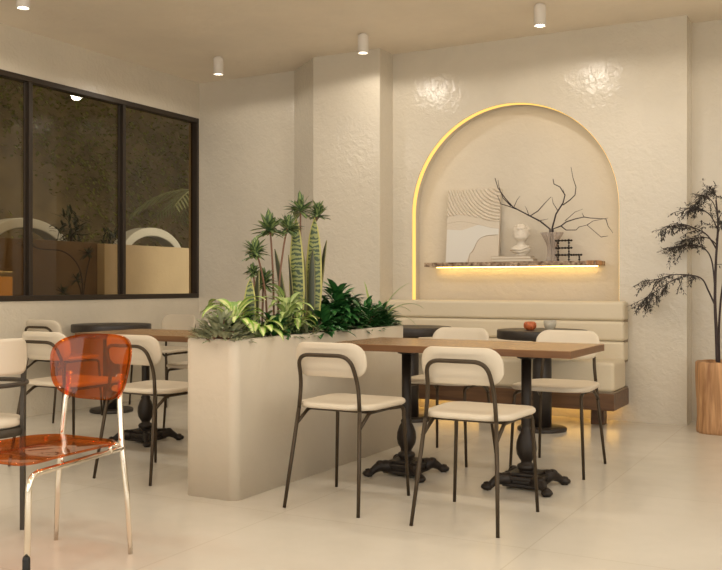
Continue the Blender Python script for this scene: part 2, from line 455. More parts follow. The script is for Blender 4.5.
struct(b.build('wall_niche', M['niche']))
b = MB(); b.box((WX1, 7.60, 0), (XR, 7.72, CEIL)); struct(b.build('wall_back_right', M['wall']))
b = MB()                      # right wall, out of view; its wide opening is added for fill light
b.box((XR, YF, 0), (XR + .12, -1.6, CEIL)); b.box((XR, 4.2, 0), (XR + .12, 7.72, CEIL)); b.box((XR, -1.6, 0), (XR + .12, 4.2, .35)); b.box((XR, -1.6, 2.75), (XR + .12, 4.2, CEIL))
struct(b.build('wall_right', M['wall']))
# front wall behind the viewer, with a wide opening added for fill light
b = MB(); b.box((XL, YF - .15, 0), (-4.9, YF, CEIL)); b.box((.9, YF - .15, 0), (XR, YF, CEIL))
b.box((-4.9, YF - .15, 2.75), (.9, YF, CEIL)); b.box((-4.9, YF - .15, 0), (.9, YF, .12))
struct(b.build('wall_front', M['wall']))
# LED line round the niche: a lamp of its own
b = MB(); inset = .003
path = [(AX0 + inset, .93)] + [(AC - (AR - inset) * cos(pi * i / 64), ASP + (AR - inset) * sin(pi * i / 64)) for i in range(65)] + [(AX1 - inset, .93)]
path = [path[0]] + [(AX0 + inset, .93 + (ASP - .93) * k / 6) for k in range(1, 6)] + path[1:-1] + [(AX1 - inset, ASP - (ASP - .93) * k / 6) for k in range(1, 6)] + [path[-1]]
nrm_ = []
for i, (x, z) in enumerate(path):
    (xa, za), (xb, zb) = path[max(i - 1, 0)], path[min(i + 1, len(path) - 1)]
    L_ = math.hypot(xb - xa, zb - za); nrm_.append(((zb - za) / L_, -(xb - xa) / L_))
rb = [[(x + nx_ * t_, YA + y_, z + nz_ * t_) for t_, y_ in ((-.0012, .010), (.0015, .010), (.0015, .072), (-.0012, .072))] for (x, z), (nx_, nz_) in zip(path, nrm_)]
b.add([p for r in rb for p in r], [(i * 4 + j, i * 4 + (j + 1) % 4, i * 4 + 4 + (j + 1) % 4, i * 4 + 4 + j) for i in range(len(rb) - 1) for j in range(4)] + [(3, 2, 1, 0), tuple((len(rb) - 1) * 4 + j for j in range(4))])
tag(b.build('led_strip', M['led']), 'glowing yellow light line following the arch edge of the wall niche', 'light strip')

# ------------------------------------------------------------------ window_1
w = empty('window_1', (XL, (WY0 + WY1) / 2, WZ0)); struct(w)
inv = Vector(w.location)
MULL = [at_x(30.5, 200, XL).y, at_x(124, 200, XL).y]
MULL = [MULL[0] - 1.06] + MULL
b = MB(); fx0, fx1 = XL - .07, XL + .012; fw = .045
b.box((fx0, WY0, WZ0), (fx1, WY1, WZ0 + fw)); b.box((fx0, WY0, WZ1 - fw), (fx1, WY1, WZ1))
b.box((fx0, WY0, WZ0 + fw), (fx1, WY0 + fw, WZ1 - fw)); b.box((fx0, WY1 - fw + .012, WZ0 + fw), (fx1, WY1, WZ1 - fw))
o = b.build('window_frame', M['frame'], w, bevel=.004, loc=-inv)
for y in MULL:
    b = MB(); b.box((fx0 + .005, y - .018, WZ0 + fw), (fx1 - .004, y + .018, WZ1 - fw)); b.box((fx0 + .03, y - .04, WZ0 + fw), (fx0 + .045, y + .04, WZ1 - fw))
    b.build('mullion', M['frame'], w, bevel=.003, loc=-inv)
ys = [WY0 + fw] + MULL + [WY1 - fw]
for a, c in zip(ys, ys[1:]):
    b = MB(); x = XL - .04
    b.add([(x, a, WZ0 + fw), (x, c, WZ0 + fw), (x, c, WZ1 - fw), (x, a, WZ1 - fw)], [(0, 1, 2, 3)])
    b.build('pane', M['glass'], w, loc=-inv)

# ------------------------------------------------------------------ ceiling downlights
def make_downlight():
    r = empty('ceiling_downlight')
    b = MB(); b.lathe([(.030, 0), (.030, -.012), (.0445, -.012), (.045, -.016), (.045, -.158), (.041, -.16), (.040, -.15), (.037, -.146)], n=28, cap=False)
    b.add([(.03 * cos(2 * pi * i / 20), .03 * sin(2 * pi * i / 20), -.001) for i in range(20)], [list(range(20))])
    b.build('housing', M['white'], r)
    b = MB(); b.add([(.0375 * cos(2 * pi * i / 24), .0375 * sin(2 * pi * i / 24), -.147) for i in range(24)], [list(range(24))[::-1]])
    b.build('lens', M['lamp'], r)
    return r
DL = make_downlight()
SPOT = bpy.data.lights.new('downlight_beam', 'SPOT'); SPOT.energy = 22; SPOT.color = (1, .90, .77)
SPOT.spot_size = radians(177); SPOT.spot_blend = .22; SPOT.shadow_soft_size = .06
SPOT_BACK = SPOT.copy(); SPOT_BACK.energy = 5.2; SPOT_CORNER = SPOT.copy(); SPOT_CORNER.energy = 13      # the dimmed row along the back wall
dl_lab = {(-5.12, 6.67): 'white cylinder downlight on the ceiling above the window corner',
          (-3.61, 6.63): 'white cylinder downlight on the ceiling in front of the wall pilaster',
          (-2.09, 6.55): 'white cylinder downlight on the ceiling in front of the arched niche',
          (-5.07, 4.43): 'white cylinder downlight cut off by the top of the picture above the window'}
first = True
pts = list(dl_lab) + [(-.58, 6.55), (.9, 6.55)] + [(x, y) for y in (4.43, 2.2, 0) for x in (-5.1, -3.6, -2.1, -.6, .9) if (x, y) != (-5.1, 4.43)]
for x, y in pts:
    o = DL if first else copy_tree(DL); first = False
    o.location = (x, y, CEIL)
    tag(o, dl_lab.get((x, y), 'white cylinder downlight on the ceiling outside the picture'), 'ceiling light', 'ceiling downlights')
    l = bpy.data.objects.new('beam', (SPOT_CORNER if x < -5 else SPOT_BACK) if y > 6 else SPOT); COL.objects.link(l); l.parent = o; l.location = (0, 0, -.165)

# ------------------------------------------------------------------ cream dining chair (faces +Y)
def make_chair():
    t = empty('dining_chair')
    # seat: softly rounded slab, wider in front
    rings = []
    def seatloop(ins, z):
        out = []
        for x, y in rrect(.222 - ins, .232 - ins, .105 - ins * .6, 8, 0, .036):
            k = 1 + (.03 * y / .27 if y > 0 else -.20 * (y / .2) ** 2)
            out.append((x * k, y, z + .012 * (y / .25) ** 2 * (1 if y < 0 else .25) - .006 * (1 - (x / .22) ** 2) * (1 if z > .48 else .4)))
        return out
    for ins, z in ((.03, .470), (.008, .472), (.001, .478), (0, .485), (.002, .493), (.008, .499), (.03, .5015), (.09, .500), (.16, .498)):
        rings.append(seatloop(ins, z))
    b = MB(); b.slab(rings); b.build('seat', M['seat'], t)
    # backrest: bent pad in front of the tube
    b = MB(); n = 24
    def padloop(ins, off):
        out = []
        for x, z in rrect(.194 - ins, .084 - ins, .07 - ins * .6, 8, 0, .713):
            y = -.212 + 1.0 * x * x - (z - .713) * .22
            out.append((x, y + off, z))
        return out
    rings = [padloop(i, o) for i, o in ((.03, -.0005), (.006, .001), (.001, .005), (0, .011), (.001, .016), (.007, .021), (.03, .023), (.06, .024))]
    b.slab([r[::-1] for r in rings]); b.build('backrest', M['seat'], t)
    R = .0098
    # hoop that holds the backrest
    h = [(-.168, -.185, .47), (-.157, -.180, .605), (-.142, -.238, .738), (.142, -.238, .738), (.157, -.180, .605), (.168, -.185, .47)]
    b = MB(); b.tube(fillet(h, {1: .06, 2: .066, 3: .066, 4: .06}, 7), R, 10); b.build('back_frame', M['bronze'], t)
    for s in (-1, 1):
        b = MB(); b.tube([(s * .203, -.262, 0), (s * .186, -.222, .24), (s * .168, -.185, .475)], [R * .85, R, R], 10); b.build('leg', M['bronze'], t)
        b = MB(); b.tube(fillet([(s * .212, .252, 0), (s * .192, .232, .455), (s * .172, .12, .459)], {1: .03}, 6), [R * .85] + [R] * 8, 10); b.build('leg', M['bronze'], t)
        b = MB(); b.tube(fillet([(s * .176, -.200, .395), (s * .172, -.095, .459), (s * .172, .13, .459)], {1: .02}, 5), R * .9, 10); b.build('side_rail', M['bronze'], t)
    b = MB(); b.tube([(-.172, -.085, .461), (.172, -.085, .461)], R * .8, 8); b.build('cross_rail', M['bronze'], t)
    return t
chairs = [
 (-2.245, 3.965, 0, 'cream chair with dark tube legs beside the planter, its back towards the viewer'),
 (-1.565, 3.955, 0, 'cream chair at the near edge of the wooden table, its back overlapping the table front'),
 (-2.265, 5.29, pi, 'cream chair behind the wooden table, mostly hidden between the two iron pedestals'),
 (-1.565, 5.27, pi, 'cream chair behind the right end of the wooden table, facing the viewer'),
 (-4.23, 4.03, 0, 'cream chair left of the orange chair back, tucked at the table behind it'),
 (-3.54, 4.02, 0, 'cream chair between the orange chair and the end of the planter'),
 (-5.71, 5.36, 0, 'cream chair farthest left along the window wall, only its back top showing over another'),
 (-4.235, 5.40, pi, 'cream chair across the left table, seat just showing beside the planter edge'),
 (-5.56, 6.48, pi, 'cream chair in the far corner under the window, beyond the round dark table'),
]
C0 = make_chair()
for i, (x, y, rz, lab) in enumerate(chairs):
    o = C0 if i == 0 else copy_tree(C0)
    o.location = (x, y, 0); o.rotation_euler = (0, 0, rz); tag(o, lab, 'chair', 'cream dining chairs')

# ------------------------------------------------------------------ pedestal tables
def make_table():
    t = empty('dining_table')
    b = MB(); b.box((-.68, -.32, .716), (.68, .32, .75)); b.build('tabletop', M['table'], t)
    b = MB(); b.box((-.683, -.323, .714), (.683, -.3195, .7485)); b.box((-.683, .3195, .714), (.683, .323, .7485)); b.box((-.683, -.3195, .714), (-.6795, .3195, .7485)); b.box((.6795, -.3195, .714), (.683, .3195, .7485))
    b.build('edge_shade', M['edge'], t)['label'] = 'tabletop edge with its shade put in as darker brown'  # thin strips carry the edge's shade as a darker colour
    for sx in (-1, 1):
        px = sx * .352
        b = MB()
        b.obox((px, 0, .708), 0, (.30, .26, .014)); b.lathe([(.06, .70), (.05, .685), (.034, .68)], (px, 0, 0), 24)
        b.lathe([(.027, .69), (.027, .33), (.024, .315), (.033, .305), (.030, .292), (.040, .275), (.052, .24), (.055, .205), (.050, .175), (.036, .150), (.028, .138), (.030, .130),
                 (.046, .122), (.050, .110), (.046, .098), (.034, .092), (.040, .086), (.060, .080), (.062, .066), (.055, .06)], (px, 0, 0), 28)
        p = b.build('pedestal', M['iron'], t)
        b = MB(); b.obox((px, 0, .0775), 0, (.155, .155, .017)); b.obox((px, 0, .060), 0, (.205, .205, .020)); b.obox((px, 0, .042), 0, (.185, .185, .02)); b.obox((px, 0, .024), 0, (.200, .200, .018))
        b.build('base_plate', M['iron'], p, bevel=.004, bseg=2)
        for k in range(4):
            a = pi / 4 + k * pi / 2; d = Vector((cos(a), sin(a), 0)); c = Vector((px, 0, 0))
            b = MB()
            pr = spline([c + d * .10 + Vector((0, 0, .048)), c + d * .150 + Vector((0, 0, .054)), c + d * .185 + Vector((0, 0, .040)), c + d * .210 + Vector((0, 0, .024)), c + d * .240 + Vector((0, 0, .017))], 5)
            n = len(pr); rr = [(.036 if i < 4 else .032 - .012 * min(1, (i - 4) / 8) + (.006 if i > n - 6 else 0)) for i in range(n)]
            rr[-1] = .012; b.tube(pr, rr, 10)
            b.ball(c + d * .155 + Vector((0, 0, .066)), (.028, .028, .022)); b.ball(c + d * .228 + Vector((0, 0, .0185)), (.032, .032, .0185))
            b.build('foot', M['iron'], p)
    return t
T0 = make_table(); T0.location = (-1.922, 4.69, 0)
tag(T0, 'rectangular brown wooden table on two iron pedestals right of the planter', 'table', 'wooden pedestal tables')
t = copy_tree(T0); t.location = (-3.96, 4.81, 0)
tag(t, 'rectangular wooden table behind the orange chair, mostly hidden by the planter', 'table', 'wooden pedestal tables')

def make_bistro():
    t = empty('bistro_table')
    b = MB(); b.lathe([(.30, .672), (.326, .674), (.330, .680), (.330, .732), (.326, .739), (.30, .740)], n=56); b.build('tabletop', M['black'], t)
    b = MB(); b.lathe([(.070, .024), (.070, .672)], n=32); b.build('column', M['black'], t)
    b = MB(); b.lathe([(.178, 0), (.180, .004), (.180, .020), (.174, .026), (.09, .028)], n=48); b.build('base_disc', M['black'], t)
    return t
B0 = make_bistro(); B0.location = (-2.09, 6.60, 0)
tag(B0, 'round dark table by the bench holding an orange pot and a pale bowl', 'table', 'round dark tables')
t = copy_tree(B0); t.location = (-3.17, 6.60, 0); tag(t, 'round dark bare table by the bench beyond the planter end', 'table', 'round dark tables')
t = copy_tree(B0); t.location = (-5.595, 5.82, 0); tag(t, 'round dark table against the wall under the window', 'table', 'round dark tables')

# small things on the round table
p = at_z(530, 329, .74); p = Vector((p.x, 6.50, .74)); p.x = at_y(530, 325, 6.50).x
b = MB(); b.lathe([(.022, 0), (.040, .012), (.047, .03), (.044, .05), (.032, .062), (.028, .060), (.036, .045), (.036, .02), (.01, .008)], n=40, flute=10, fdepth=.06)
tag(b.build('ceramic_pot', M['orange'], loc=p), 'small orange ribbed pot on the round dark table by the bench', 'pot')
p = Vector((at_y(550, 325, 6.55).x, 6.55, .74))
b = MB(); b.lathe([(.024, 0), (.026, .006), (.038, .018), (.045, .04), (.047, .072), (.043, .072), (.041, .042), (.034, .022), (.005, .012)], n=36)
tag(b.build('glass_bowl', M['bowl'], loc=p), 'pale translucent glass bowl on the round dark table beside the orange pot', 'bowl')

# ------------------------------------------------------------------ bench
BX0, BX1, BY0 = -3.69, -1.625, 6.86
t = empty('banquette_bench', ((BX0 + BX1) / 2, 7.1, 0)); off = -Vector(t.location)
tag(t, 'long cream padded wall bench with horizontal channels under the arched niche', 'bench')
b = MB(); b.box((BX0, BY0, .135), (BX1, YA - .002, .262)); b.build('wooden_base', M['walnut'], t, bevel=.004, bseg=2, loc=off)
b = MB(); b.box((BX0, BY0 + .005, .264), (BX1 - .004, YA - .003, .275)); b.build('base_seam', M['seam'], t, loc=off)
b = MB(); b.box((BX0, BY0 - .005, .273), (BX1 + .003, 7.24, .497)); b.build('seat_cushion', M['leather'], t, bevel=.032, bseg=6, loc=off)
for z0, z1 in ((.475, .632), (.634, .790), (.792, .942)):
    b = MB(); b.box((BX0, 7.19, z0), (BX1, YA - .003, z1)); b.build('back_channel', M['leather'], t, bevel=.026, bseg=6, loc=off)
b = MB(); b.box((BX0 + .005, 7.225, .47), (BX1 - .006, YA - .004, .93)); b.build('back_board', M['seam'], t, loc=off)
for x in (-1.80, -2.72, -3.58):
    b = MB(); b.box((x - .05, 7.06, 0), (x + .05, 7.16, .135)); b.build('leg', M['walnut'], t, bevel=.003, loc=off)
b = MB(); b.box((BX0 + .05, 7.285, .123), (BX1 - .07, 7.305, .133)); b.build('light_strip', M['led_bench'], t, loc=off)['label'] = 'warm glowing strip under the bench'

# ------------------------------------------------------------------ planter box
PX0, PX1, PY0, PY1, PZ = -3.047, -2.722, 3.682, 5.60, .80
pl = empty('planter_box', ((PX0 + PX1) / 2, (PY0 + PY1) / 2, 0)); off = -Vector(pl.location)
tag(pl, 'long beige rendered planter box with rounded corners standing between the tables', 'planter')
cx, cy = (PX0 + PX1) / 2, (PY0 + PY1) / 2; hx, hy = (PX1 - PX0) / 2, (PY1 - PY0) / 2
b = MB(); rings = []
for ins, z in ((0, 0), (0, PZ - .012), (.003, PZ - .004), (.010, PZ), (.020, PZ), (.025, PZ - .004), (.026, PZ - .06)):
    rings.append([(x, y, z) for x, y in rrect(hx - ins, hy - ins, .05 - ins * .5, 8, cx, cy)])
b.slab(rings); b.build('planter_body', M['planter'], pl, loc=off)
b = MB(); n = 14
ring = rrect(hx - .027, hy - .027, .035, 6, cx, cy)
b.add([(x, y, PZ - .035) for x, y in ring], [list(range(len(ring)))]); b.build('soil', M['soil'], pl, loc=off)
SZ = PZ - .035
PXC = cx
def yat(u, x=PXC):            # planter depth that shows at picture column u
    return at_x(u, 300, x).y

def plant(name, label, cat, x, y, group=None, z=SZ):
    o = empty(name, (x, y, z)); tag(o, label, cat, group); return o
def rdir(el0, el1, a=None):
    a = rnd.uniform(0, 2 * pi) if a is None else a; e = radians(rnd.uniform(el0, el1))
    return Vector((cos(a) * cos(e), sin(a) * cos(e), sin(e)))

# snake plants: each clump one plant, each blade stays in its foliage mesh by tone
def snake(label, x, y, blades):
    o = plant('snake_plant', label, 'plant', x, y, 'snake plants in the planter')
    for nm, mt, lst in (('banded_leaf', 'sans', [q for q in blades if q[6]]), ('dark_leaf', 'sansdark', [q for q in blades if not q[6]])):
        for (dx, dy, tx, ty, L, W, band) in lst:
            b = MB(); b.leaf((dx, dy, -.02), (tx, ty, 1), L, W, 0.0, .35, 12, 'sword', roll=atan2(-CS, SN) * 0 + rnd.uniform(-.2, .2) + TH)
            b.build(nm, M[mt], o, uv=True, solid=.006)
sx = -2.90
snake('tall banded snake plant standing in the middle of the planter', sx, yat(305, sx), [
    (.00, -.075, -.02, .0, .72, .092, 1), (.02, .06, .0, .02, .73, .102, 1), (-.03, .0, .0, .01, .56, .07, 0), (.01, .04, .02, .02, .54, .05, 0),
    (-.02, -.15, -.06, -.17, .54, .055, 0), (.0, -.12, -.05, -.04, .50, .06, 0), (.0, .12, .07, .10, .60, .068, 0), (-.04, .06, .02, .10, .58, .06, 0)])
snake('short snake plant near the planter end with one banded and several dark blades', -2.87, yat(249, -2.87), [
    (.0, .0, .0, .03, .36, .072, 1), (.0, .06, .02, .05, .40, .06, 0), (.0, -.05, -.05, -.14, .16, .032, 0), (.02, -.065, .05, -.08, .12, .03, 0)])
snake('low dark snake plant leaning right beside the deep green bush', -2.80, yat(327, -2.80), [
    (.0, .0, .25, .95, .22, .05, 0), (.0, -.02, -.1, -.6, .16, .04, 0)])

# rosette trees: a stem with a tuft of pointed leaves
def rosette(label, tip, base, R=.085):
    o = plant('rosette_plant', label, 'plant', base[0], base[1], 'stemmed rosette plants in the planter')
    ob = Vector((base[0], base[1], SZ)); e = Vector(tip) - ob
    mid = Vector((e.x * .15, e.y * .2, e.z * .5))
    pts = spline([(0, 0, -.02), mid, (e.x * .6, e.y * .65, e.z * .86), e], 7)
    b = MB(); b.tube(pts, [.0065 - .002 * i / len(pts) for i in range(len(pts))], 7); b.build('stem', M['stem'], o)
    b = MB()
    for k in range(58):
        d = rdir(-25, 85, k * 2.4); b.leaf(e + Vector((0, 0, rnd.uniform(-.03, .0))), d, R * rnd.uniform(.85, 1.3), R * .36, .05, .3, 5, 'strap')
    b.build('leaf_tuft', M['ros'], o, uv=True)
rx = -2.90
ROS = [(269.5, 228, 274, .095, 'largest of the planter rosettes, wide tuft high on a red stem'),
       (288, 227, 277, .08, 'rosette plant with arching stem left of the banded snake plant'),
       (255, 251, 268, .075, 'rosette plant on a leaning stem, leftmost high tuft in the planter'),
       (300.5, 208, 300, .085, 'topmost rosette tuft rising above the banded snake plant'),
       (318, 213, 306, .075, 'rosette tuft at upper right of the banded snake plant'),
       (263.5, 281, 262, .075, 'low rosette plant just right of the short snake plant'),
       (253, 271, 256, .05, 'small dark rosette tuft above the short snake plant')]
for u, v, ub, R, lab in ROS:
    xx = rx - .02 + rnd.uniform(-.03, .03)
    rosette(lab, at_x(u, v, xx), (xx + .02, yat(ub, xx + .02)), R)

# lime hostas: arching broad leaves
def hosta(label, x, y, n, L, W, mt='hosta', lift=0.0, el=(25, 75), droop=.20, name='variegated_plant', group='lime variegated plants in the planter', h=.10, bias=None):
    o = plant(name, label, 'plant', x, y, group)
    bs = MB(); b = MB()
    for k in range(n):
        a = k * 2.4 + rnd.uniform(-.3, .3)
        if bias is not None: a = bias + (rnd.random() - .5) * 3.2
        d = rdir(*el, a=a); hh = h * rnd.uniform(.4, 1.1)
        p1 = d * .05 + Vector((0, 0, hh))
        bs.tube(spline([(0, 0, -.02), (d.x * .02, d.y * .02, hh * .6), p1], 4), .0025, 5)
        b.leaf(p1, d, L * rnd.uniform(.75, 1.15), W * rnd.uniform(.8, 1.15), droop, .22, 8, 'oval')
    bs.build('stalks', M['stem'] if mt == 'ros' else M['lime2'], o, uv=True); b.build('leaves', M[mt], o, uv=True)
    return o
hosta('lime green variegated plant arching over the near end of the planter', -2.90, yat(234, -2.90), 26, .17, .07, h=.17, droop=.24, el=(5, 60))
hosta('lime variegated plant trailing leaves over the planter rim below the rosettes', -2.80, yat(258, -2.80), 14, .13, .06, h=.09, droop=.28, el=(0, 55))
hosta('pale green leafy plant in front of the tall snake plant', -2.79, yat(287, -2.79), 34, .13, .05, 'lime2', h=.18, droop=.2, el=(10, 70))
hosta('lime variegated plant spilling over the rim in front of the snake plant', -2.775, yat(296, -2.775), 12, .11, .05, h=.10, droop=.28, el=(0, 60))
# sage clump at the near corner
def clump(label, x, y, n, L, W, mt, rad, h, name, group=None, shape='oval', el=(10, 75), droop=.1, lean=0, cat='plant'):
    o = plant(name, label, cat, x, y, group); b = MB(); s = MB()
    for k in range(n):
        q = sqrt(rnd.random()); a = rnd.uniform(0, 2 * pi)
        px, py = rad[0] * q * cos(a), rad[1] * q * sin(a); z = h * (1 - q * q * .7) * rnd.uniform(.25, 1)
        d = Vector((cos(a) * (.3 + q), sin(a) * (.3 + q), rnd.uniform(.1, 1.1))).normalized()
        b.leaf((px, py, z), d, L * rnd.uniform(.7, 1.2), W * rnd.uniform(.8, 1.2), droop, .25, 5, shape)
        if k % 4 == 0: s.tube([(px * .3, py * .3, -.02), (px * .8, py * .8, z * .6), (px, py, z)], .0025, 5)
    s.build('stems', M['stem'], o); b.build('leaves', M[mt], o, uv=True); return o
clump('grey green sage clump at the near corner of the planter', -2.86, yat(222, -2.86), 330, .065, .03, 'grey', (.13, .12), .15, 'sage_plant')
clump('greyish green clump on the rim under the tall snake plant', -2.775, yat(309, -2.775), 90, .06, .022, 'grey', (.045, .10), .09, 'sage_plant')
clump('small deep green bush under the rosettes', -2.83, yat(276, -2.83), 130, .09, .042, 'dark', (.07, .14), .14, 'leafy_bush', 'deep green bushes in the planter', droop=.2)
clump('deep green bush behind the lime plant at the near end', -2.86, yat(243, -2.86), 60, .085, .04, 'dark', (.07, .09), .10, 'leafy_bush', 'deep green bushes in the planter', droop=.2)
clump('tallest deep green bush mounded right of the snake plant', -2.86, yat(338, -2.86), 340, .12, .062, 'dark', (.075, .17), .28, 'leafy_bush', 'deep green bushes in the planter', droop=.22)
clump('deep green broad leaves against the rim below the low snake plant', -2.79, yat(324, -2.79), 90, .11, .055, 'dark', (.06, .14), .13, 'leafy_bush', 'deep green bushes in the planter', droop=.25)
clump('dense deep green bush at the far end of the planter', -2.85, yat(366, -2.85), 380, .08, .036, 'dark', (.08, .24), .19, 'leafy_bush', 'deep green bushes in the planter', droop=.15)
clump('feathery green bush at the last corner of the planter', -2.85, yat(381, -2.85), 200, .075, .03, 'dark', (.08, .13), .17, 'leafy_bush', 'deep green bushes in the planter', droop=.15)
# arching grass at the far end
o = plant('arching_grass', 'thin arching grass blades rising over the far end of the planter', 'plant', -2.86, yat(374, -2.86))
b = MB()
for (tx, ty, L, W, dr) in ((.30, .22, .44, .030, .13), (.45, .35, .44, .030, .19), (-.2, .0, .36, .036, .03), (.55, .45, .38, .018, .24), (-.4, -.2, .36, .03, .06), (.25, .5, .40, .02, .2)):
    b.leaf((0, 0, -.02), (tx, ty, 1.1), L, W, dr, .3, 12, 'strap')
b.build('blades', M['lime2'], o, uv=True)

# ------------------------------------------------------------------ niche shelf and its objects
SHY = YA - .07
sh = empty('niche_shelf', (-2.57, YA, 1.24)); off = -Vector(sh.location)
tag(sh, 'live edge wooden shelf with bark front spanning the arched niche', 'shelf')
b = MB(); X0, X1 = -3.36, -1.85; n = 60; top = []; 
front = [(X0 + (X1 - X0) * i / n, SHY + rnd.uniform(-.008, .008)) for i in range(n + 1)]
poly = front + [(X1, YA + ND - .002), (X0, YA + ND - .002)]
b.prism(poly, 1.227, 1.263)
bo = b.build('shelf_board', M['bark'], sh, loc=off)
b = MB(); b.box((X1 - .095, SHY - .004, 1.230), (X1 + .004, YA + .05, 1.265)); b.build('cut_end', M['stump'], sh, loc=off)['label'] = 'pale sawn end of the shelf'
b = MB(); b.box((X0 + .04, YA + .105, 1.221), (X1 - .05, YA + .127, 1.227)); b.build('light_strip', M['led_soft'], sh, loc=off)['label'] = 'warm glowing strip under the shelf'
SHZ = 1.265

# relief panel
pa = empty('relief_panel', (-2.965, YA + .045, SHZ)); tag(pa, 'large pale relief panel with wavy grooves leaning in the niche', 'wall art')
W_, H_ = .475, .635; lean = radians(6.5)
b = MB(); nx, nz = 190, 200
def wave(x, z):
    k = sqrt((x - .55) ** 2 + ((z - .75) * 1.1) ** 2) * 215 + 3.2 * sin(x * 9 + z * 4)
    lim = .30 + .05 * sin(x * 7 + 1) + .07 * x
    return (.011 * (sin(k) * .5 + .5) ** 1.4 if z > lim + .06 else 0) + (.003 if z > lim else 0)
v = []
for j in range(nz + 1):
    for i in range(nx + 1):
        x = W_ * i / nx; z = H_ * j / nz; v.append((x - W_ / 2, -wave(x, z), z))
f = [(j * (nx + 1) + i, j * (nx + 1) + i + 1, (j + 1) * (nx + 1) + i + 1, (j + 1) * (nx + 1) + i) for j in range(nz) for i in range(nx)]
b.add(v, f)
b.box((-W_ / 2, .0005, 0), (W_ / 2, .028, H_))
o = b.build('panel', [M['art']], pa); o.rotation_euler = (-lean, 0, 0)
b = MB()
ln = spline([(.235, 0, .235), (.12, 0, .225), (.055, 0, .19), (.01, 0, .10), (-.02, 0, .07), (-.03, 0, .0)], 8)
b.tube([(p.x * .95, -.0015, max(p.z, .003)) for p in ln], .0022, 5)
o = b.build('incised_line', M['artline'], pa); o.rotation_euler = (-lean, 0, 0)
b = MB(); poly = [(-.2375, 0), (-.05, 0), (-.02, .07), (.02, .13), (.055, .19), (.12, .225), (.235, .235), (.235, .32), (.1, .34), (0, .31), (-.1, .28), (-.2375, .29)]
b.add([(x * .99, -.0012, z + .001) for x, z in poly], [list(range(len(poly)))])
o = b.build('smooth_field', M['artsmooth'], pa); o.rotation_euler = (-lean, 0, 0)
pa.rotation_euler = (0, 0, radians(3))

# books under the bust
bx = at_y(514, 255, YA - .01).x
for i, (w_, d_, h_, dx, lab) in enumerate(((.37, .10, .022, 0, 'lower beige book lying flat on the niche shelf'), (.345, .095, .022, -.012, 'upper beige book lying flat under the plaster bust'))):
    z0 = SHZ + i * .0235
    t = empty('book', (bx + dx, YA - .01, z0)); tag(t, lab, 'book', 'flat books on the niche shelf')
    b = MB(); b.box((-w_ / 2, -d_ / 2, 0), (w_ / 2, d_ / 2, .0035)); b.box((-w_ / 2, -d_ / 2, h_ - .0035), (w_ / 2, d_ / 2, h_)); b.box((-w_ / 2, d_ / 2 - .004, .0035), (w_ / 2, d_ / 2, h_ - .0035))
    b.build('book_cover', M['cover'], t)
    b = MB(); b.box((-w_ / 2 + .006, -d_ / 2 + .004, .0035), (w_ / 2 - .006, d_ / 2 - .004, h_ - .0035)); b.build('pages', M['paper'], t)

# plaster bust, generic classical head
bu = empty('plaster_bust', (at_y(521, 240, YA - .01).x, YA - .01, SHZ + .0475), radians(14)); bu.scale = (1.2, 1.15, .97); tag(bu, 'small white plaster bust of a curly head standing on books in the niche', 'bust')
b = MB(); n = 28; rings = []
def bring(z, rx, ry, cy=0.0, face=0.0):
    out = []
    for j in range(n):
        a = 2 * pi * j / n; x = rx * cos(a); y = cy + ry * sin(a)
        if face and y < cy: y -= face * math.exp(-(x / .008) ** 2)
        out.append((x, y, z))
    return out
for q in [(z_[0], z_[1] * (1.28 if z_[0] > .125 else .84), z_[2] * (1.2 if z_[0] > .125 else .95)) + tuple(z_[3:]) for z_ in ((.0, .040, .032, 0), (.004, .042, .034, 0), (.014, .034, .028, 0), (.022, .060, .036, 0), (.045, .082, .042, 0), (.070, .080, .040, .002), (.086, .055, .034, .002), (.098, .032, .028, 0), (.118, .028, .028, -.003), (.132, .029, .031, -.006),
          (.142, .034, .040, -.012, .003), (.150, .038, .045, -.010, .0), (.158, .040, .048, -.007, .003), (.166, .040, .048, -.005, .003), (.174, .042, .048, -.003, .010), (.184, .0425, .048, -.002, .008), (.194, .043, .0465, 0, .003), (.204, .044, .049, 0, .002), (.218, .044, .049, 0), (.234, .039, .044, 0), (.246, .027, .031, 0), (.252, .010, .012, 0))]:
    rings.append(bring(*q))
b.slab(rings)
for s in (-1, 1): b.ball((s * .056, .004, .182), (.006, .010, .014)); b.ball((s * .020, -.055, .187), (.008, .004, .004))
b.ball((0, -.058, .160), (.012, .005, .003))
bo = b.build('head_and_shoulders', M['plaster_white'], bu)
b = MB()
for k in range(70):
    a = rnd.uniform(0, 2 * pi); e = rnd.uniform(.15, 1.45); c = Vector((.052 * cos(e) * cos(a), .056 * cos(e) * sin(a), .205 + .054 * sin(e)))
    if c.y < -.026 and c.z < .226: continue
    b.ball(c, rnd.uniform(.011, .018), 8, 6)
b.build('curls', M['plaster_white'], bu)
b = MB()
b.tube([(-.070, -.015, .05), (-.043, -.040, .055), (0, -.044, .05), (.043, -.033, .075), (.06, -.01, .08)], [.008, .012, .013, .012, .008], 8); b.tube([(-.06, -.02, .036), (0, -.046, .030), (.063, -.02, .055)], .009, 8)
b.build('draped_cloth', M['plaster_white'], bu)

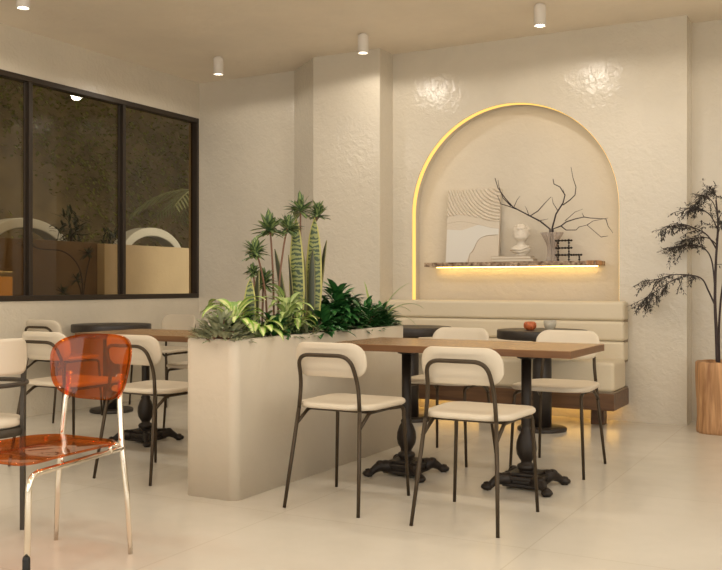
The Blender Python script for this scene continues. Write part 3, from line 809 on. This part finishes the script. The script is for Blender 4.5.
# vase with bare branches
VX = at_y(552, 240, YA - .005).x
va = MB(); va.lathe([(.045, 0), (.047, .006), (.040, .03), (.034, .07), (.036, .11), (.046, .15), (.064, .19), (.086, .232), (.083, .234), (.060, .19), (.042, .15), (.032, .11), (.030, .07), (.035, .03), (.03, .012)], n=96, flute=14, fdepth=.12, cap=False)
va.add([(.04 * cos(2 * pi * i / 24), .04 * sin(2 * pi * i / 24), .004) for i in range(24)], [list(range(24))[::-1]])
tag(va.build('fluted_vase', M['vase'], loc=(VX, YA - .005, SHZ)), 'flared fluted milky glass vase holding dark branches on the niche shelf', 'vase')
br = empty('bare_branches', (VX, YA - .005, SHZ + .02)); tag(br, 'dark bare branches spreading from the fluted vase', 'branch arrangement')
boff = -Vector(br.location)
def bp(u, v, dy=0): return at_y(u, v, YA - .02 + dy)
stick = Vector((VX, YA - .005, SHZ + .03))
B = [([(550, 229, 0), (540, 221, .02), (530, 216, .03), (513, 207, .05), (505, 198, .04), (498, 188, .02), (495, 178, 0)], .0080),
     ([(552, 229, 0), (556, 214, -.03), (563, 203, -.05), (565, 195, -.06), (560, 187, -.06), (554, 184, -.07), (553, 179, -.07)], .0075),
     ([(553, 229, 0), (561, 226, -.02), (566, 222, -.04), (575, 219, -.06), (584, 217, -.08), (590, 218, -.08), (606, 219, -.10)], .0068)]
for pp, r in B:
    b = MB(); P = [stick + Vector((rnd.uniform(-.01, .01), 0, 0))] + [bp(*q) for q in pp]
    b.tube(P, [r - r * .62 * i / (len(P) - 1) for i in range(len(P))], 7); b.build('branch', M['twig'], br, loc=boff)
TW = [[(530, 216, .03), (538, 211, .0), (545, 203, -.03), (551, 197, -.05)], [(516, 209, .05), (508, 206, .02), (501, 204, 0), (497, 195, -.02)], [(529, 216, .03), (527, 210, .02), (525, 206, .02)],
      [(511, 206, .05), (503, 198, .07), (499, 187, .07), (498, 180, .08)], [(514, 207, .05), (517, 200, .02), (520, 196, 0)], [(538, 221, .02), (548, 219, .0)],
      [(563, 205, -.05), (570, 200, -.06), (575, 195, -.08), (576, 187, -.08), (573, 178, -.08), (571, 167, -.08)], [(558, 211, -.03), (553, 203, 0), (552, 197, .01)], [(565, 196, -.06), (563, 189, -.03)],
      [(561, 226, -.02), (566, 230, -.05), (576, 230, -.07), (579, 227, -.08), (587, 225, -.09), (601, 237, -.10)], [(587, 225, -.09), (593, 221, -.1), (608, 218, -.11)], [(584, 217, -.08), (582, 213, -.06)],
      [(606, 219, -.10), (608, 226, -.08), (613, 233, -.07)], [(601, 237, -.1), (608, 236, -.1)], [(565, 221, -.04), (575, 212, 0), (583, 209, .02)]]
for k, pp in enumerate(TW):
    b = MB(); P = [bp(*q) for q in pp]; r = .0048 if len(pp) > 3 else .0032
    b.tube(P, [r - r * .6 * i / (len(P) - 1) for i in range(len(P))], 6); b.build('twig', M['twig'], br, loc=boff)

# dark stepped stand of beaded bars
st = empty('beaded_stand', (at_y(564, 250, YA - .03).x, YA - .03, SHZ)); tag(st, 'small dark stepped stand of beaded bars on the shelf right of the vase', 'ornament')
b = MB()
def post(x, h):
    b = MB(); z = 0
    while z < h - .001:
        b.ball((x, 0, z + .010), (.010, .010, .010), 8, 6); b.ball((x, 0, z + .031), (.0075, .0075, .013), 8, 6); z += .045
    b.build('post', M['iron'], st)
for x, h in ((-.048, .18), (.040, .18), (.125, .045)): post(x, h)
for x0, x1, z in ((-.065, .06, .048), (-.065, .06, .105), (-.065, .06, .165), (.04, .14, .048)):
    b = MB(); b.tube([(x0, 0, z), (x1, 0, z)], .0055, 8)
    k = x0
    while k <= x1 + .001: b.ball((k, 0, z), (.011, .011, .009), 8, 6); k += (x1 - x0) / 5
    b.build('bar', M['iron'], st)

# ------------------------------------------------------------------ stump pot and small tree
SX, SY = -.915, 7.13
st = empty('stump_pot', (SX, SY, 0)); tag(st, 'tall reddish tree stump used as a pot beside the right wall corner', 'pot')
b = MB(); n = 64; rings = []
prof = [(0, .172), (.02, .176), (.12, .168), (.2, .170), (.32, .176), (.44, .178), (.505, .176), (.515, .170)]
ph = [rnd.uniform(0, 6.28) for _ in range(6)]
for z, r in prof:
    rings.append([((r + .007 * sin(3 * a + ph[0] + z) + .005 * sin(7 * a + ph[1]) + .003 * sin(15 * a + ph[2] + z * 3)) * cos(a), (r + .007 * sin(3 * a + ph[0] + z) + .005 * sin(7 * a + ph[1]) + .003 * sin(15 * a + ph[2] + z * 3)) * sin(a), z) for a in [2 * pi * j / n for j in range(n)]])
for z, r in ((.515, .13), (.47, .125)): rings.append([(r * cos(2 * pi * j / n), r * sin(2 * pi * j / n), z) for j in range(n)])
b.slab(rings); b.build('stump', M['stump'], st)
b = MB(); b.add([(.126 * cos(2 * pi * j / 32), .126 * sin(2 * pi * j / 32), .485) for j in range(32)], [list(range(32))]); b.build('soil', M['soil'], st)

tr = empty('small_tree', (SX, SY, .48)); toff = -Vector(tr.location); tag(tr, 'slender dark tree with tiny leaves in tiers growing from the stump pot', 'tree')
def tp(u, v, dy=0): return at_y(u, v, SY + dy)
b = MB(); leaf = MB()
trunk = spline([(SX - .025, SY, .47), tp(716.5, 335), tp(715, 300), tp(716, 260, .02), tp(718, 225, .03), tp(716, 200, .02)], 6)
b.tube(trunk, [.014 - .009 * i / len(trunk) for i in range(len(trunk))], 8)
tr2 = spline([(SX - .015, SY + .01, .47), tp(719, 330, .05), tp(722, 290, .08), tp(731, 240, .1), tp(738, 195, .1)], 6)
b.tube(tr2, [.010 - .006 * i / len(tr2) for i in range(len(tr2))], 7)
def spray(p, d, L, n=9):
    """a twig fanned with pairs of tiny leaflets"""
    d = Vector(d).normalized(); pts = [Vector(p)]
    for k in range(6):
        d = (d + Vector((rnd.uniform(-.3, .3), rnd.uniform(-.3, .3), rnd.uniform(-.22, .14)))).normalized(); pts.append(pts[-1] + d * L / 6)
    b.tube(pts, .0016, 4, cap=False)
    for q in pts[1:]:
        for s in range(n // 2):
            dd = (d * rnd.uniform(.1, 1) + Vector((rnd.uniform(-1, 1), rnd.uniform(-1, 1), rnd.uniform(-.6, .5)))).normalized()
            leaf.leaf(q + dd * rnd.uniform(0, .012), dd, rnd.uniform(.018, .029), rnd.uniform(.008, .012), .1, .2, 2, 'oval')
def limb(pp, r, nspray, L, down=0.0):
    L *= 1.3; nspray = int(nspray * 1.15); down *= .6
    P = spline([tp(*q) for q in pp], 6); k = len(P)
    b.tube(P, [r - r * .75 * i / (k - 1) for i in range(k)], 6)
    for i in range(nspray):
        t = int((.38 + .62 * (i + rnd.random()) / nspray) * (k - 1)); t = min(t, k - 1)
        d0 = (P[min(t + 1, k - 1)] - P[max(t - 1, 0)]).normalized()
        spray(P[t], d0 * .6 + Vector((rnd.uniform(-.7, .7), rnd.uniform(-.9, .9), rnd.uniform(-.25, .12) - down)), L * rnd.uniform(.5, 1))
limb([(715, 305, 0), (708, 290, -.02), (702, 279, -.05), (690, 275, -.08), (672, 275, -.10), (658, 279, -.1), (645, 281, -.1)], .007, 22, .13, .25)
limb([(690, 275, -.08), (672, 281, -.02), (655, 292, 0), (645, 298, .02)], .004, 14, .11, .35)
limb([(660, 280, -.1), (648, 296, -.1), (641, 303, -.1)], .003, 10, .10, .4)
limb([(715, 290, 0), (712, 262, .02), (705, 249, .05), (693, 245, .06), (680, 246, .08), (670, 250, .08)], .006, 22, .12, .12)
limb([(717, 250, .02), (708, 236, -.03), (697, 229, -.06), (680, 224, -.08), (664, 230, -.1)], .006, 22, .12, .12)
limb([(717, 245, .02), (708, 238, .06), (694, 238, .08), (682, 240, .1)], .005, 14, .11, .1)
limb([(717, 228, .03), (710, 215, -.02), (698, 208, -.06), (684, 209, -.08)], .005, 18, .11, .1)
limb([(717, 212, .03), (712, 201, .06), (704, 196, .08), (700, 201, .08)], .004, 14, .10, .08)
limb([(716, 205, .02), (716, 196, -.02), (712, 192, -.05)], .004, 10, .09, 0)
limb([(722, 290, .06), (728, 268, -.05), (742, 262, -.1), (760, 266, -.14)], .006, 16, .12, .2)
limb([(729, 250, .1), (742, 232, .05), (758, 228, .0), (770, 232, 0)], .006, 16, .12, .1)
limb([(736, 210, .1), (748, 198, .1), (760, 198, .12)], .005, 14, .12, .1)
limb([(716, 240, .02), (720, 228, -.1), (722, 222, -.16)], .004, 10, .1, .1)
limb([(717, 222, .03), (724, 210, .06), (734, 203, .1)], .004, 12, .1, .1)
b.build('branches', M['trunk'], tr, loc=toff); leaf.build('foliage', M['treeleaf'], tr, uv=True, loc=toff)

# ------------------------------------------------------------------ orange acrylic chair (faces the viewer, -Y)
oc = empty('acrylic_chair', (-2.77, 2.54, 0)); tag(oc, 'transparent orange acrylic chair with shiny chrome legs in front of the left table', 'chair')
def shell(b, loopf, t):
    rings = [loopf(s, 0) for s in (1.0,)]
# backrest shell: superellipse bowl
b = MB(); nu, nr = 48, 8
def backpt(a, q, off):
    e = 2 / 3.2; ca, sa = cos(a), sin(a)
    x = .215 * q * math.copysign(abs(ca) ** e, ca); z = .133 * q * math.copysign(abs(sa) ** e, sa)
    x *= 1 + .10 * (z / .133)
    y = .262 - 1.25 * x * x + (z) * .20
    return Vector((x + .008, y + off, z + .735))
for off, flip in ((-.004, 0), (.004, 1)):
    v = [backpt(0, 0, off)]; f = []
    for i in range(1, nr + 1):
        for j in range(nu): v.append(backpt(2 * pi * j / nu, i / nr, off))
    for j in range(nu): f.append((0, 1 + j, 1 + (j + 1) % nu) if not flip else (0, 1 + (j + 1) % nu, 1 + j))
    for i in range(nr - 1):
        for j in range(nu):
            q = (1 + i * nu + j, 1 + (i + 1) * nu + j, 1 + (i + 1) * nu + (j + 1) % nu, 1 + i * nu + (j + 1) % nu)
            f.append(q if not flip else q[::-1])
    b.add(v, f, smooth=True)
o0 = 0; half = 1 + nr * nu
b.f += [[1 + (nr - 1) * nu + j, 1 + (nr - 1) * nu + (j + 1) % nu, half + 1 + (nr - 1) * nu + (j + 1) % nu, half + 1 + (nr - 1) * nu + j] for j in range(nu)]
b.uv += [[(0, 0)] * 4] * nu; b.sm += [True] * nu; b.mi += [0] * nu
b.build('backrest', M['acrylic'], oc)
b = MB(); rings = []
def sloop(ins, z):
    out = []
    for x, y in rrect(.232 - ins, .240 - ins, .11 - ins * .5, 8, 0, -.04):
        k = 1 - .04 * (y / .2)
        out.append((x * k, y, z - .014 * (1 - (x / .23) ** 2) * (1 - ((y + .04) / .240) ** 2) - .012 * max(0, (-y - .15) / .1) ** 2))
    return out
for ins, z in ((.01, .449), (.001, .451), (0, .453), (.001, .456), (.01, .458)): rings.append(sloop(ins, z))
n = len(rings[0]); v = [p for r in rings for p in r]; f = []
for i in range(len(rings) - 1):
    for j in range(n): f.append((i * n + j, i * n + (j + 1) % n, (i + 1) * n + (j + 1) % n, (i + 1) * n + j))
b.add(v, f, smooth=True)
for ri, fl in ((0, True), (len(rings) - 1, False)):       # dished faces, concentric
    steps = [rings[ri]]
    z = (.449, 0, 0, 0, .458)[ri]
    for ins in (.03, .06, .10, .14, .18): steps.append(sloop(ins, z))
    v = [p for r in steps for p in r]; f = []
    for i in range(len(steps) - 1):
        for j in range(n):
            q = (i * n + j, i * n + (j + 1) % n, (i + 1) * n + (j + 1) % n, (i + 1) * n + j); f.append(q[::-1] if fl else q)
    f.append([(len(steps) - 1) * n + j for j in range(n)][::(-1 if fl else 1)])
    b.add(v, f, smooth=True)
b.build('seat', M['acrylic_seat'], oc)
R = .0115
for s in (-1, 1):
    b = MB(); b.tube([(s * .207, .232, .0), (s * .19, .228, .25), (s * .165, .225, .44), (s * .150, .232, .60), (s * .138, .248, .71)], [R * .8, R, R, R, R * .8], 12); b.build('leg', M['chrome'], oc)
    b = MB(); b.tube(fillet([(s * .168, .224, .418), (s * .206, -.275, .404), (s * .212, -.292, .0)], {1: .055}, 8), R, 12); l = b.build('leg', M['chrome'], oc)
    b = MB(); b.lathe([(.011, 0), (.0135, .004), (.0135, .115), (.0115, .125)], (s * .212, -.292, 0), 14); b.build('foot_cap', M['rubber'], oc)['label'] = 'black rubber cap on the front leg'
    b = MB(); b.lathe([(.012, -.010), (.014, -.006), (.014, .006), (.012, .010)], (0, 0, 0), 14); q = b.build('back_bolt', M['chrome'], oc); q.location = (s * .139, .243, .70); q.rotation_euler = (pi / 2, 0, 0)
    for y in (.15, -.10):
        b = MB(); b.lathe([(.009, .412), (.009, .4485)], (s * .178, y, 0), 12); b.build('seat_spacer', M['chrome'], oc)
b = MB(); b.tube([(-.166, .224, .43), (.166, .224, .43)], R * .8, 10); b.build('cross_rail', M['chrome'], oc)

# ------------------------------------------------------------------ hoop chair cut by the picture's left edge
hc = empty('hoop_chair', (-3.385, 2.74, 0)); tag(hc, 'cream backed chair with dark hoop and dark legs cut by the left picture edge', 'chair')
b = MB(); b.lathe([(.150, .413), (.172, .416), (.172, .448), (.150, .452)], n=40); b.build('seat_frame', M['darkmetal'], hc)
b = MB(); b.lathe([(.05, .452), (.150, .452), (.163, .460), (.165, .475), (.150, .490), (.05, .494)], n=40); b.build('seat', M['seat'], hc)
b = MB(); b.tube([(.178 * cos(2 * pi * i / 48), .178 * sin(2 * pi * i / 48), .64) for i in range(48)], .0105, 10, closed=True); b.build('hoop', M['darkmetal'], hc)
for k in range(3):
    a = radians(29 + 120 * k); d = Vector((cos(a), sin(a), 0)); top = .735 if k in (0, 2) else .65
    b = MB(); nrm = Vector((-sin(a), cos(a), 0)); pts_ = [(.172, 0, .012), (.172, .42, .013), (.176, top - .03, .010), (.176, top, .003)]
    rings = []
    for r, z, h in pts_:
        rings.append([d * (r - .009) - nrm * h + Vector((0, 0, z)), d * (r + .009) - nrm * h + Vector((0, 0, z)), d * (r + .009) + nrm * h + Vector((0, 0, z)), d * (r - .009) + nrm * h + Vector((0, 0, z))])
    v = [p for q in rings for p in q]; f = [(i * 4 + j, i * 4 + (j + 1) % 4, i * 4 + 4 + (j + 1) % 4, i * 4 + 4 + j) for i in range(3) for j in range(4)] + [(3, 2, 1, 0), (12, 13, 14, 15)]
    b.add(v, f); b.build('leg', M['darkmetal'], hc)
b = MB(); rings = []
A0, A1 = radians(-165), radians(28)
def cloop(ins, rr):
    out = []; am, ah = (A0 + A1) / 2, (A1 - A0) / 2
    for x, z in rrect(ah * .19 - ins, .078 - ins, .06 - ins * .6, 9, 0, .763):
        a = am + x / .19; out.append((rr * cos(a), rr * sin(a), z))
    return out
# subdivided strip so that the pad bends
na, nz = 36, 10
def padpt(i, j, rr):
    am, ah = (A0 + A1) / 2, (A1 - A0) / 2; s = -1 + 2 * i / na; arc_ = ah * .19; x = s * arc_; rc = .06; hz = .078
    over = max(0, abs(x) - (arc_ - rc)); hzz = hz - rc + sqrt(max(0, rc * rc - over * over)) if over else hz
    return (rr * cos(am + s * ah), rr * sin(am + s * ah), .763 + hzz * (-1 + 2 * j / nz))
v = []; f = []
for rr in (.176, .194):
    for i in range(na + 1):
        for j in range(nz + 1): v.append(padpt(i, j, rr))
st_ = (na + 1) * (nz + 1)
for k in range(2):
    for i in range(na):
        for j in range(nz):
            q = tuple(k * st_ + c for c in (i * (nz + 1) + j, (i + 1) * (nz + 1) + j, (i + 1) * (nz + 1) + j + 1, i * (nz + 1) + j + 1)); f.append(q if k else q[::-1])
per = [i * (nz + 1) for i in range(na + 1)] + [na * (nz + 1) + j for j in range(1, nz + 1)] + [i * (nz + 1) + nz for i in range(na - 1, -1, -1)] + [j for j in range(nz - 1, 0, -1)]
for a_, c_ in zip(per, per[1:] + per[:1]): f.append((a_, c_, c_ + st_, a_ + st_))
b.add(v, f, smooth=True); b.build('backrest', M['seat'], hc)

# ------------------------------------------------------------------ courtyard beyond the window
CX = -9.95
b = MB(); b.box((CX, 2.2, -.12), (XL - .12, 12.7, -.02)); struct(b.build('ground', M['court']))
b = MB(); b.box((CX - .1, 2.2, -.1), (CX, 12.7, 4.4)); b.box((CX, 12.6, -.1), (XL - .13, 12.7, 4.4)); b.box((CX, 2.1, -.1), (XL - .13, 2.2, 4.4))
struct(b.build('wall_courtyard', M['court']))
b = MB(); b.box((CX - .1, 2.1, 4.4), (XL - .12, 12.7, 4.5)); struct(b.build('courtyard_light_block', M['court']))  # unseen slab added to keep world light off the courtyard
LW = -6.62
yt0 = at_x(104.5, 244, LW).y; ztop = at_x(104.5, 243.5, LW).z
b = MB(); b.box((LW - .10, yt0, -.02), (LW, 9.2, ztop)); tag(b.build('garden_wall', M['tanwall'], bevel=.005), 'low tan wall outside behind the rightmost window pane', 'wall', kind='structure')
b = MB(); b.box((LW - .22, 2.8, -.02), (LW - .10, yt0 + .05, ztop + .01)); tag(b.build('garden_wall', M['brownwall'], bevel=.005), 'low dark brown wall outside behind the left window panes', 'wall', kind='structure')
# white hoops
def hoop(u0, u1, vtop, x, lab):
    y0, y1 = at_x(u0, 240, x).y, at_x(u1, 240, x).y; zt = at_x((u0 + u1) / 2, vtop, x).z; cy_ = (y0 + y1) / 2; a = (y1 - y0) / 2; hz = zt - (ztop - .12)
    o = empty('garden_hoop', (x, cy_, -.02)); tag(o, lab, 'garden ornament', 'white hoops in the courtyard')
    zb = ztop - .12 + .02; q = [(0, -a, 0), (0, -a, zb)] + [(0, -a * cos(pi * i / 24), zb + hz * sin(pi * i / 24)) for i in range(1, 24)] + [(0, a, zb), (0, a, 0)]
    b = MB(); N_ = len(q); rings = []
    for i, p in enumerate(q):
        p = Vector(p); t_ = (Vector(q[min(i + 1, N_ - 1)]) - Vector(q[max(i - 1, 0)])).normalized(); nn = Vector((1, 0, 0)).cross(t_)
        rings.append([p + Vector((sx_ * .09, 0, 0)) + nn * sn * .05 for sx_, sn in ((-1, -1), (1, -1), (1, 1), (-1, 1))])
    v = [p for r in rings for p in r]; f = [(i * 4 + j, i * 4 + (j + 1) % 4, i * 4 + 4 + (j + 1) % 4, i * 4 + 4 + j) for i in range(N_ - 1) for j in range(4)] + [(3, 2, 1, 0), tuple((N_ - 1) * 4 + j for j in range(4))]
    b.add(v, f); b.build('hoop', M['arcwhite'], o, bevel=.012)
hoop(-22, 62, 223, -7.42, 'white arched hoop rising over the dark brown wall behind the leftmost pane')
hoop(118, 176, 232, -7.42, 'white arched hoop rising over the tan wall behind the right pane')
# ivy cover: uncountable
b = MB()
for k in range(17000):
    y = rnd.uniform(3.8, 12.3); z = rnd.uniform(.6, 4.3); m_ = sin(y * 2.1 + 1.3 * sin(z * 2.3)) + sin(z * 1.9 + y * .8)
    if m_ < rnd.uniform(-1.8, .8): continue
    dd = Vector((rnd.uniform(.3, 1), rnd.uniform(-1, 1), rnd.uniform(-1, .5)))
    b.leaf((CX + rnd.uniform(.02, .25), y, z), dd, rnd.uniform(.045, .085), rnd.uniform(.04, .07), .15, .2, 2, 'oval')
tag(b.build('ivy', M['ivy'], uv=True), 'dim ivy leaves covering the courtyard wall outside the window', 'ivy', kind='stuff')
# palm
pm = empty('potted_palm', (-7.75, 10.55, -.02)); tag(pm, 'palm with long feathered fronds outside behind the right window pane', 'palm')
b = MB(); b.lathe([(.16, 0), (.2, .25), (.22, .42), (.19, .42), (.17, .38)], n=28); b.build('pot', M['brownwall'], pm)
b = MB(); b.tube([(0, 0, .3), (.01, .02, 1.2), (0, .03, 2.15)], [.05, .04, .035], 10); b.build('trunk', M['trunk'], pm)
for k in range(10):
    a = k * 2.4 + .5; L = rnd.uniform(1.3, 1.7); pts_ = []; p = Vector((0, .03, 2.15)); d = Vector((cos(a), sin(a), .8)).normalized()
    for i in range(14): pts_.append(p.copy()); p = p + d * L / 13; d = (d + Vector((0, 0, -.13))).normalized()
    b = MB(); b.tube(pts_, .008, 5)
    for i in range(2, 14):
        t_ = (pts_[i] - pts_[i - 1]).normalized(); sd = t_.cross(Vector((0, 0, 1))).normalized()
        for sg in (-1, 1):
            for h_ in (0, .5):
                b.leaf(pts_[i - 1].lerp(pts_[i], h_), t_ * .8 + sd * sg + Vector((0, 0, -.15)), .34 * sin(pi * (i + 1) / 16) + .08, .030, .08, .2, 4, 'strap')
    b.build('frond', M['palm'], pm, uv=True)
# shrubs on the brown wall
for u, v, R, lab in ((71, 222, .22, 'dark spiky shrub above the brown wall behind the middle pane'), (110, 236, .16, 'small dark spiky shrub at the end of the tan wall')):
    x = -7.0; p = at_x(u, v, x)
    o = empty('garden_shrub', (x, p.y, -.02)); tag(o, lab, 'shrub', 'dark shrubs in the courtyard')
    b = MB(); b.tube([(0, 0, 0), (.02, .01, p.z * .6), (0, 0, p.z - .05)], .015, 7); b.build('stem', M['trunk'], o)
    b = MB()
    for k in range(110):
        c = Vector((rnd.uniform(-.5, .5) * R, rnd.uniform(-.6, .6) * R, p.z - .03 + rnd.uniform(-.8, .6) * R)); b.leaf(c, rdir(-20, 80), R * rnd.uniform(.35, .7), R * .11, .1, .3, 4, 'strap')
    b.build('leaves', M['shrub'], o, uv=True)
# twiggy plant between glass and wall
x = -6.36; P0 = at_x(82, 300, x)
o = empty('twiggy_plant', (x, P0.y, -.02)); tag(o, 'dark tufted twiggy plant just outside the middle pane below the shrub', 'plant')
b = MB(); lf = MB()
zb = Vector(o.location)
for pp, tip in (([(82, 310), (82, 280), (76, 262), (62, 251), (40, 249), (28, 243)], (28, 243)), ([(83, 310), (84, 290), (87, 270), (90, 258)], (88, 254)), ([(81, 310), (81, 292), (78, 282)], (77, 280)), ([(80, 310), (72, 296)], (63, 293))):
    q = [Vector((0, 0, 0))] + [at_x(u_, v_, x) - zb for u_, v_ in pp]
    b.tube(spline(q, 4), .006, 6)
    c = at_x(*tip, x) - zb
    for k in range(40): lf.leaf(c, rdir(-40, 80), rnd.uniform(.06, .11), .016, .1, .3, 4, 'strap')
b.build('stems', M['trunk'], o); lf.build('leaf_tufts', M['shrub'], o, uv=True)
# lantern
p = at_x(2, 285, -6.40)
o = empty('garden_lantern', (-6.40, p.y - .03, -.02)); tag(o, 'small glowing orange lantern outside at the lower left window corner', 'lantern')
b = MB(); b.box((-.012, -.012, 0), (.012, .012, .95)); b.box((-.08, -.08, .94), (.08, .08, .955)); b.build('post', M['frame'], o)
b = MB(); b.box((-.075, -.075, .955), (.075, .075, 1.16)); b.build('shade', M['lantern'], o)
# added fill lights, no fixtures: one on the tan wall, two over the planting
for i, (loc, e, rot, size) in enumerate((((-6.30, 7.95, 2.9), 15, (0, radians(-18), 0), .25), ((-7.2, 9.4, 4.2), 20, (0, radians(10), 0), .5), ((-7.6, 5.6, 4.2), 34, (0, radians(15), 0), .5))):
    l = bpy.data.lights.new('courtyard_fill', 'SPOT'); l.energy = e * 2; l.color = (1, .88, .70); l.spot_size = radians(110); l.spot_blend = .6; l.shadow_soft_size = size / 2
    lo = bpy.data.objects.new('courtyard_fill', l); COL.objects.link(lo); lo.location = loc; lo.rotation_euler = rot

# ------------------------------------------------------------------ world light for the added openings, camera, view
wd = bpy.data.worlds.new('sky'); S.world = wd; wd.use_nodes = True
bg = wd.node_tree.nodes['Background']; bg.inputs['Color'].default_value = (1, .965, .90, 1); bg.inputs['Strength'].default_value = 2.4
cam = bpy.data.cameras.new('camera'); cam.sensor_width = 36; cam.lens = 36 * F / 722; cam.clip_start = .05
co = bpy.data.objects.new('camera', cam); COL.objects.link(co); co.location = (0, 0, EYE); co.rotation_euler = (pi / 2, 0, TH); S.camera = co
S.view_settings.view_transform = 'Standard'; S.view_settings.look = 'None'; S.view_settings.gamma = 1; S.view_settings.use_curve_mapping = False
S.view_settings.exposure = -0.24
S.cycles.use_denoising = True
S.cycles.max_bounces = 10; S.cycles.transparent_max_bounces = 16; S.cycles.diffuse_bounces = 6
S.cycles.sample_clamp_indirect = 6
